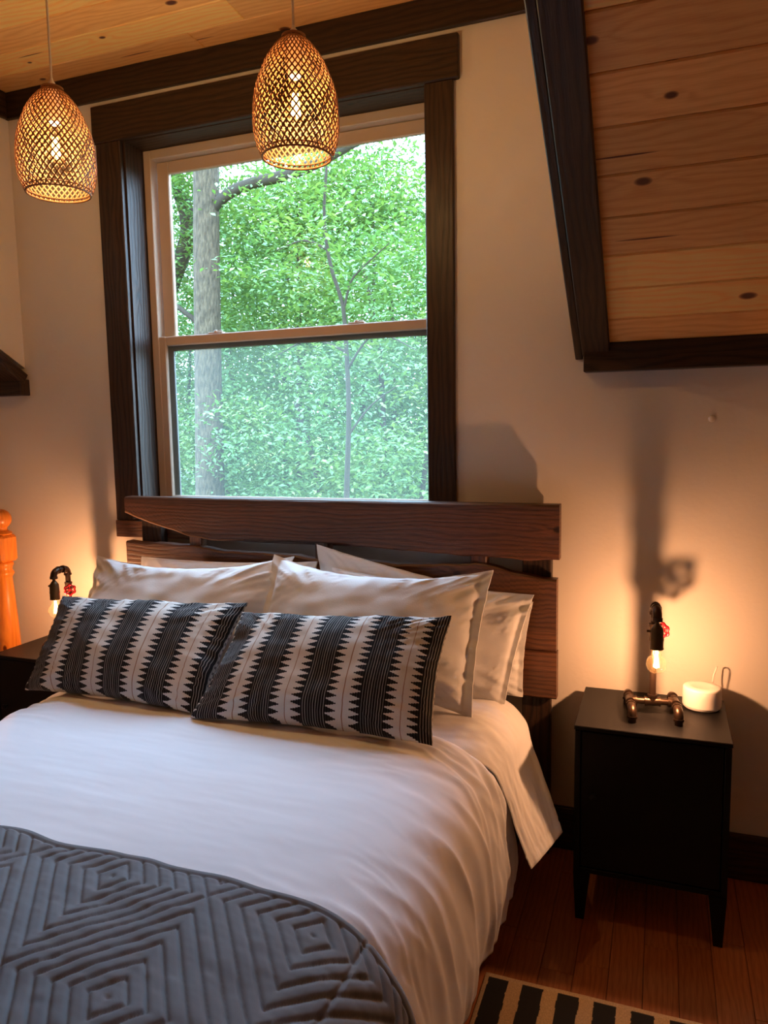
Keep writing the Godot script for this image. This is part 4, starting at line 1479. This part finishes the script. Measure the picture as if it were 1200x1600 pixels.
	# understorey and further trees
	var spots := [
		[-5.0, 1.2, -7.5, 1.6, 1.3, 1.2, 0], [-3.2, 0.6, -7.0, 1.5, 1.2, 1.0, 0], [-7.5, 1.0, -9.5, 1.8, 1.6, 1.3, 1], [-6.3, 2.6, -10.0, 1.9, 1.5, 1.3, 0],
		[-4.4, 3.4, -9.0, 1.7, 1.4, 1.3, 0], [-10.5, 2.2, -12.5, 2.3, 2.4, 1.8, 1], [-8.2, 4.4, -13.0, 2.2, 1.8, 1.8, 1], [-5.4, 1.8, -12.5, 2.2, 2.2, 1.7, 1],
		[-6.0, 5.4, -14.5, 2.4, 1.8, 1.8, 0], [-12.5, 4.8, -17.0, 3.0, 3.2, 2.2, 1], [-9.0, 1.6, -17.0, 3.0, 2.8, 2.2, 1], [-5.6, 2.2, -18.0, 3.0, 3.0, 2.2, 1],
		[-14.0, 1.0, -20.0, 3.2, 3.4, 2.2, 1], [-11.5, 7.4, -21.0, 3.2, 2.2, 2.2, 1], [-7.4, 7.0, -21.0, 2.6, 2.2, 2.0, 1], [-17.5, 4.4, -25.0, 4.0, 5.0, 2.4, 1],
		[-12.0, 2.2, -26.0, 4.2, 4.6, 2.4, 1], [-7.4, 2.6, -26.0, 4.0, 4.4, 2.4, 1], [-2.6, 2.0, -16.0, 2.2, 3.4, 2.2, 1], [-4.0, 0.4, -24.0, 4.0, 4.5, 2.4, 1],
		[-16.0, 1.5, -33.0, 5.5, 5.0, 2.6, 1], [-22.0, 3.0, -33.0, 5.5, 6.5, 2.6, 1], [-10.0, 1.5, -34.0, 5.5, 5.0, 2.6, 1], [-4.5, 2.0, -34.0, 5.5, 5.5, 2.6, 1],
		[-8.9, 5.4, -9.4, 1.5, 1.5, 1.1, 0], [-6.2, 4.7, -9.4, 1.4, 1.2, 1.0, 0], [-5.2, 5.6, -10.4, 1.3, 1.0, 1.0, 0], [-10.6, 6.2, -14.5, 2.4, 2.2, 1.8, 1], [-8.4, 7.2, -15.5, 2.4, 1.6, 1.8, 0],
		[-8.6, 2.8, -11.0, 1.8, 1.8, 1.4, 0], [-5.8, 0.2, -9.5, 1.8, 1.2, 1.2, 1], [-7.2, 3.0, -18.5, 2.6, 2.4, 2.0, 0], [-13.0, 8.6, -27.0, 4.0, 2.6, 2.4, 1],
	]
	# flanks of the wood, seen when one steps aside
	for f in [[-13.0, 2.0, -11.0], [-12.5, 5.0, -10.5], [-17.0, 3.0, -15.0], [-20.0, 2.0, -13.0], [-16.0, 6.0, -13.5], [-24.0, 4.0, -20.0], [-22.0, 1.0, -26.0], [-27.0, 3.0, -28.0], [-1.2, 1.5, -9.0], [-1.0, 4.2, -11.0], [0.8, 2.5, -14.0], [2.5, 2.0, -11.0], [2.0, 3.0, -20.0], [5.5, 3.0, -17.0], [0.0, 2.0, -28.0], [7.0, 3.0, -27.0]]:
		spots.append([f[0], f[1], f[2], 1.6 + absf(f[2]) * 0.10, 1.8 + absf(f[2]) * 0.10, 1.4, 1])
	var words := ["low leafy green tree in the understorey of the woods beyond the window", "tall green broadleaf tree with a high crown in the woods beyond the window"]
	for k in spots.size():
		var s: Array = spots[k]
		var tall := 1 if s[1] >= 3.0 else 0
		t = thing("woodland_tree", Vector3(s[0], -2.8, s[2]), words[tall], "tree", ["low understorey trees", "tall woodland trees"][tall])
		mb = MB.new()
		var hgt: float = s[1] + 2.8 + s[4] * 0.6
		mb.tube(catmull([Vector3.ZERO, Vector3(r.randf_range(-0.2, 0.2), hgt * 0.4, 0), Vector3(r.randf_range(-0.3, 0.3), hgt * 0.75, 0), Vector3(r.randf_range(-0.3, 0.3), hgt, 0)], 16), tapered(17, 0.06 + 0.015 * s[3], 0.03), 10)
		put("trunk", mb.mesh(), M.bark_dark, t)
		var far := absf(s[2]) / 10.0
		var n := int(40 + 26 * s[3] * maxf(1.0, s[4] / s[3]))
		foliage(t, blob(r, Vector3(0, s[1] + 2.8, 0), Vector3(s[3], s[4], s[5]), n), 80, Vector3(0.26, 0.17, 0.26) * (0.7 + 0.5 * far), Vector2(0.06, 0.115) * (0.75 + 0.5 * far), greens, M.leaf, lm, 100 + k)

func pts(a: Array, o: Vector3) -> Array:
	var out := []
	for q in a: out.append(Vector3(q[0], q[1], q[2]) + o)
	return out

func tapered(n: int, a: float, b: float) -> Array:
	var out := []
	for k in n: out.append(lerpf(a, b, float(k) / (n - 1)))
	return out
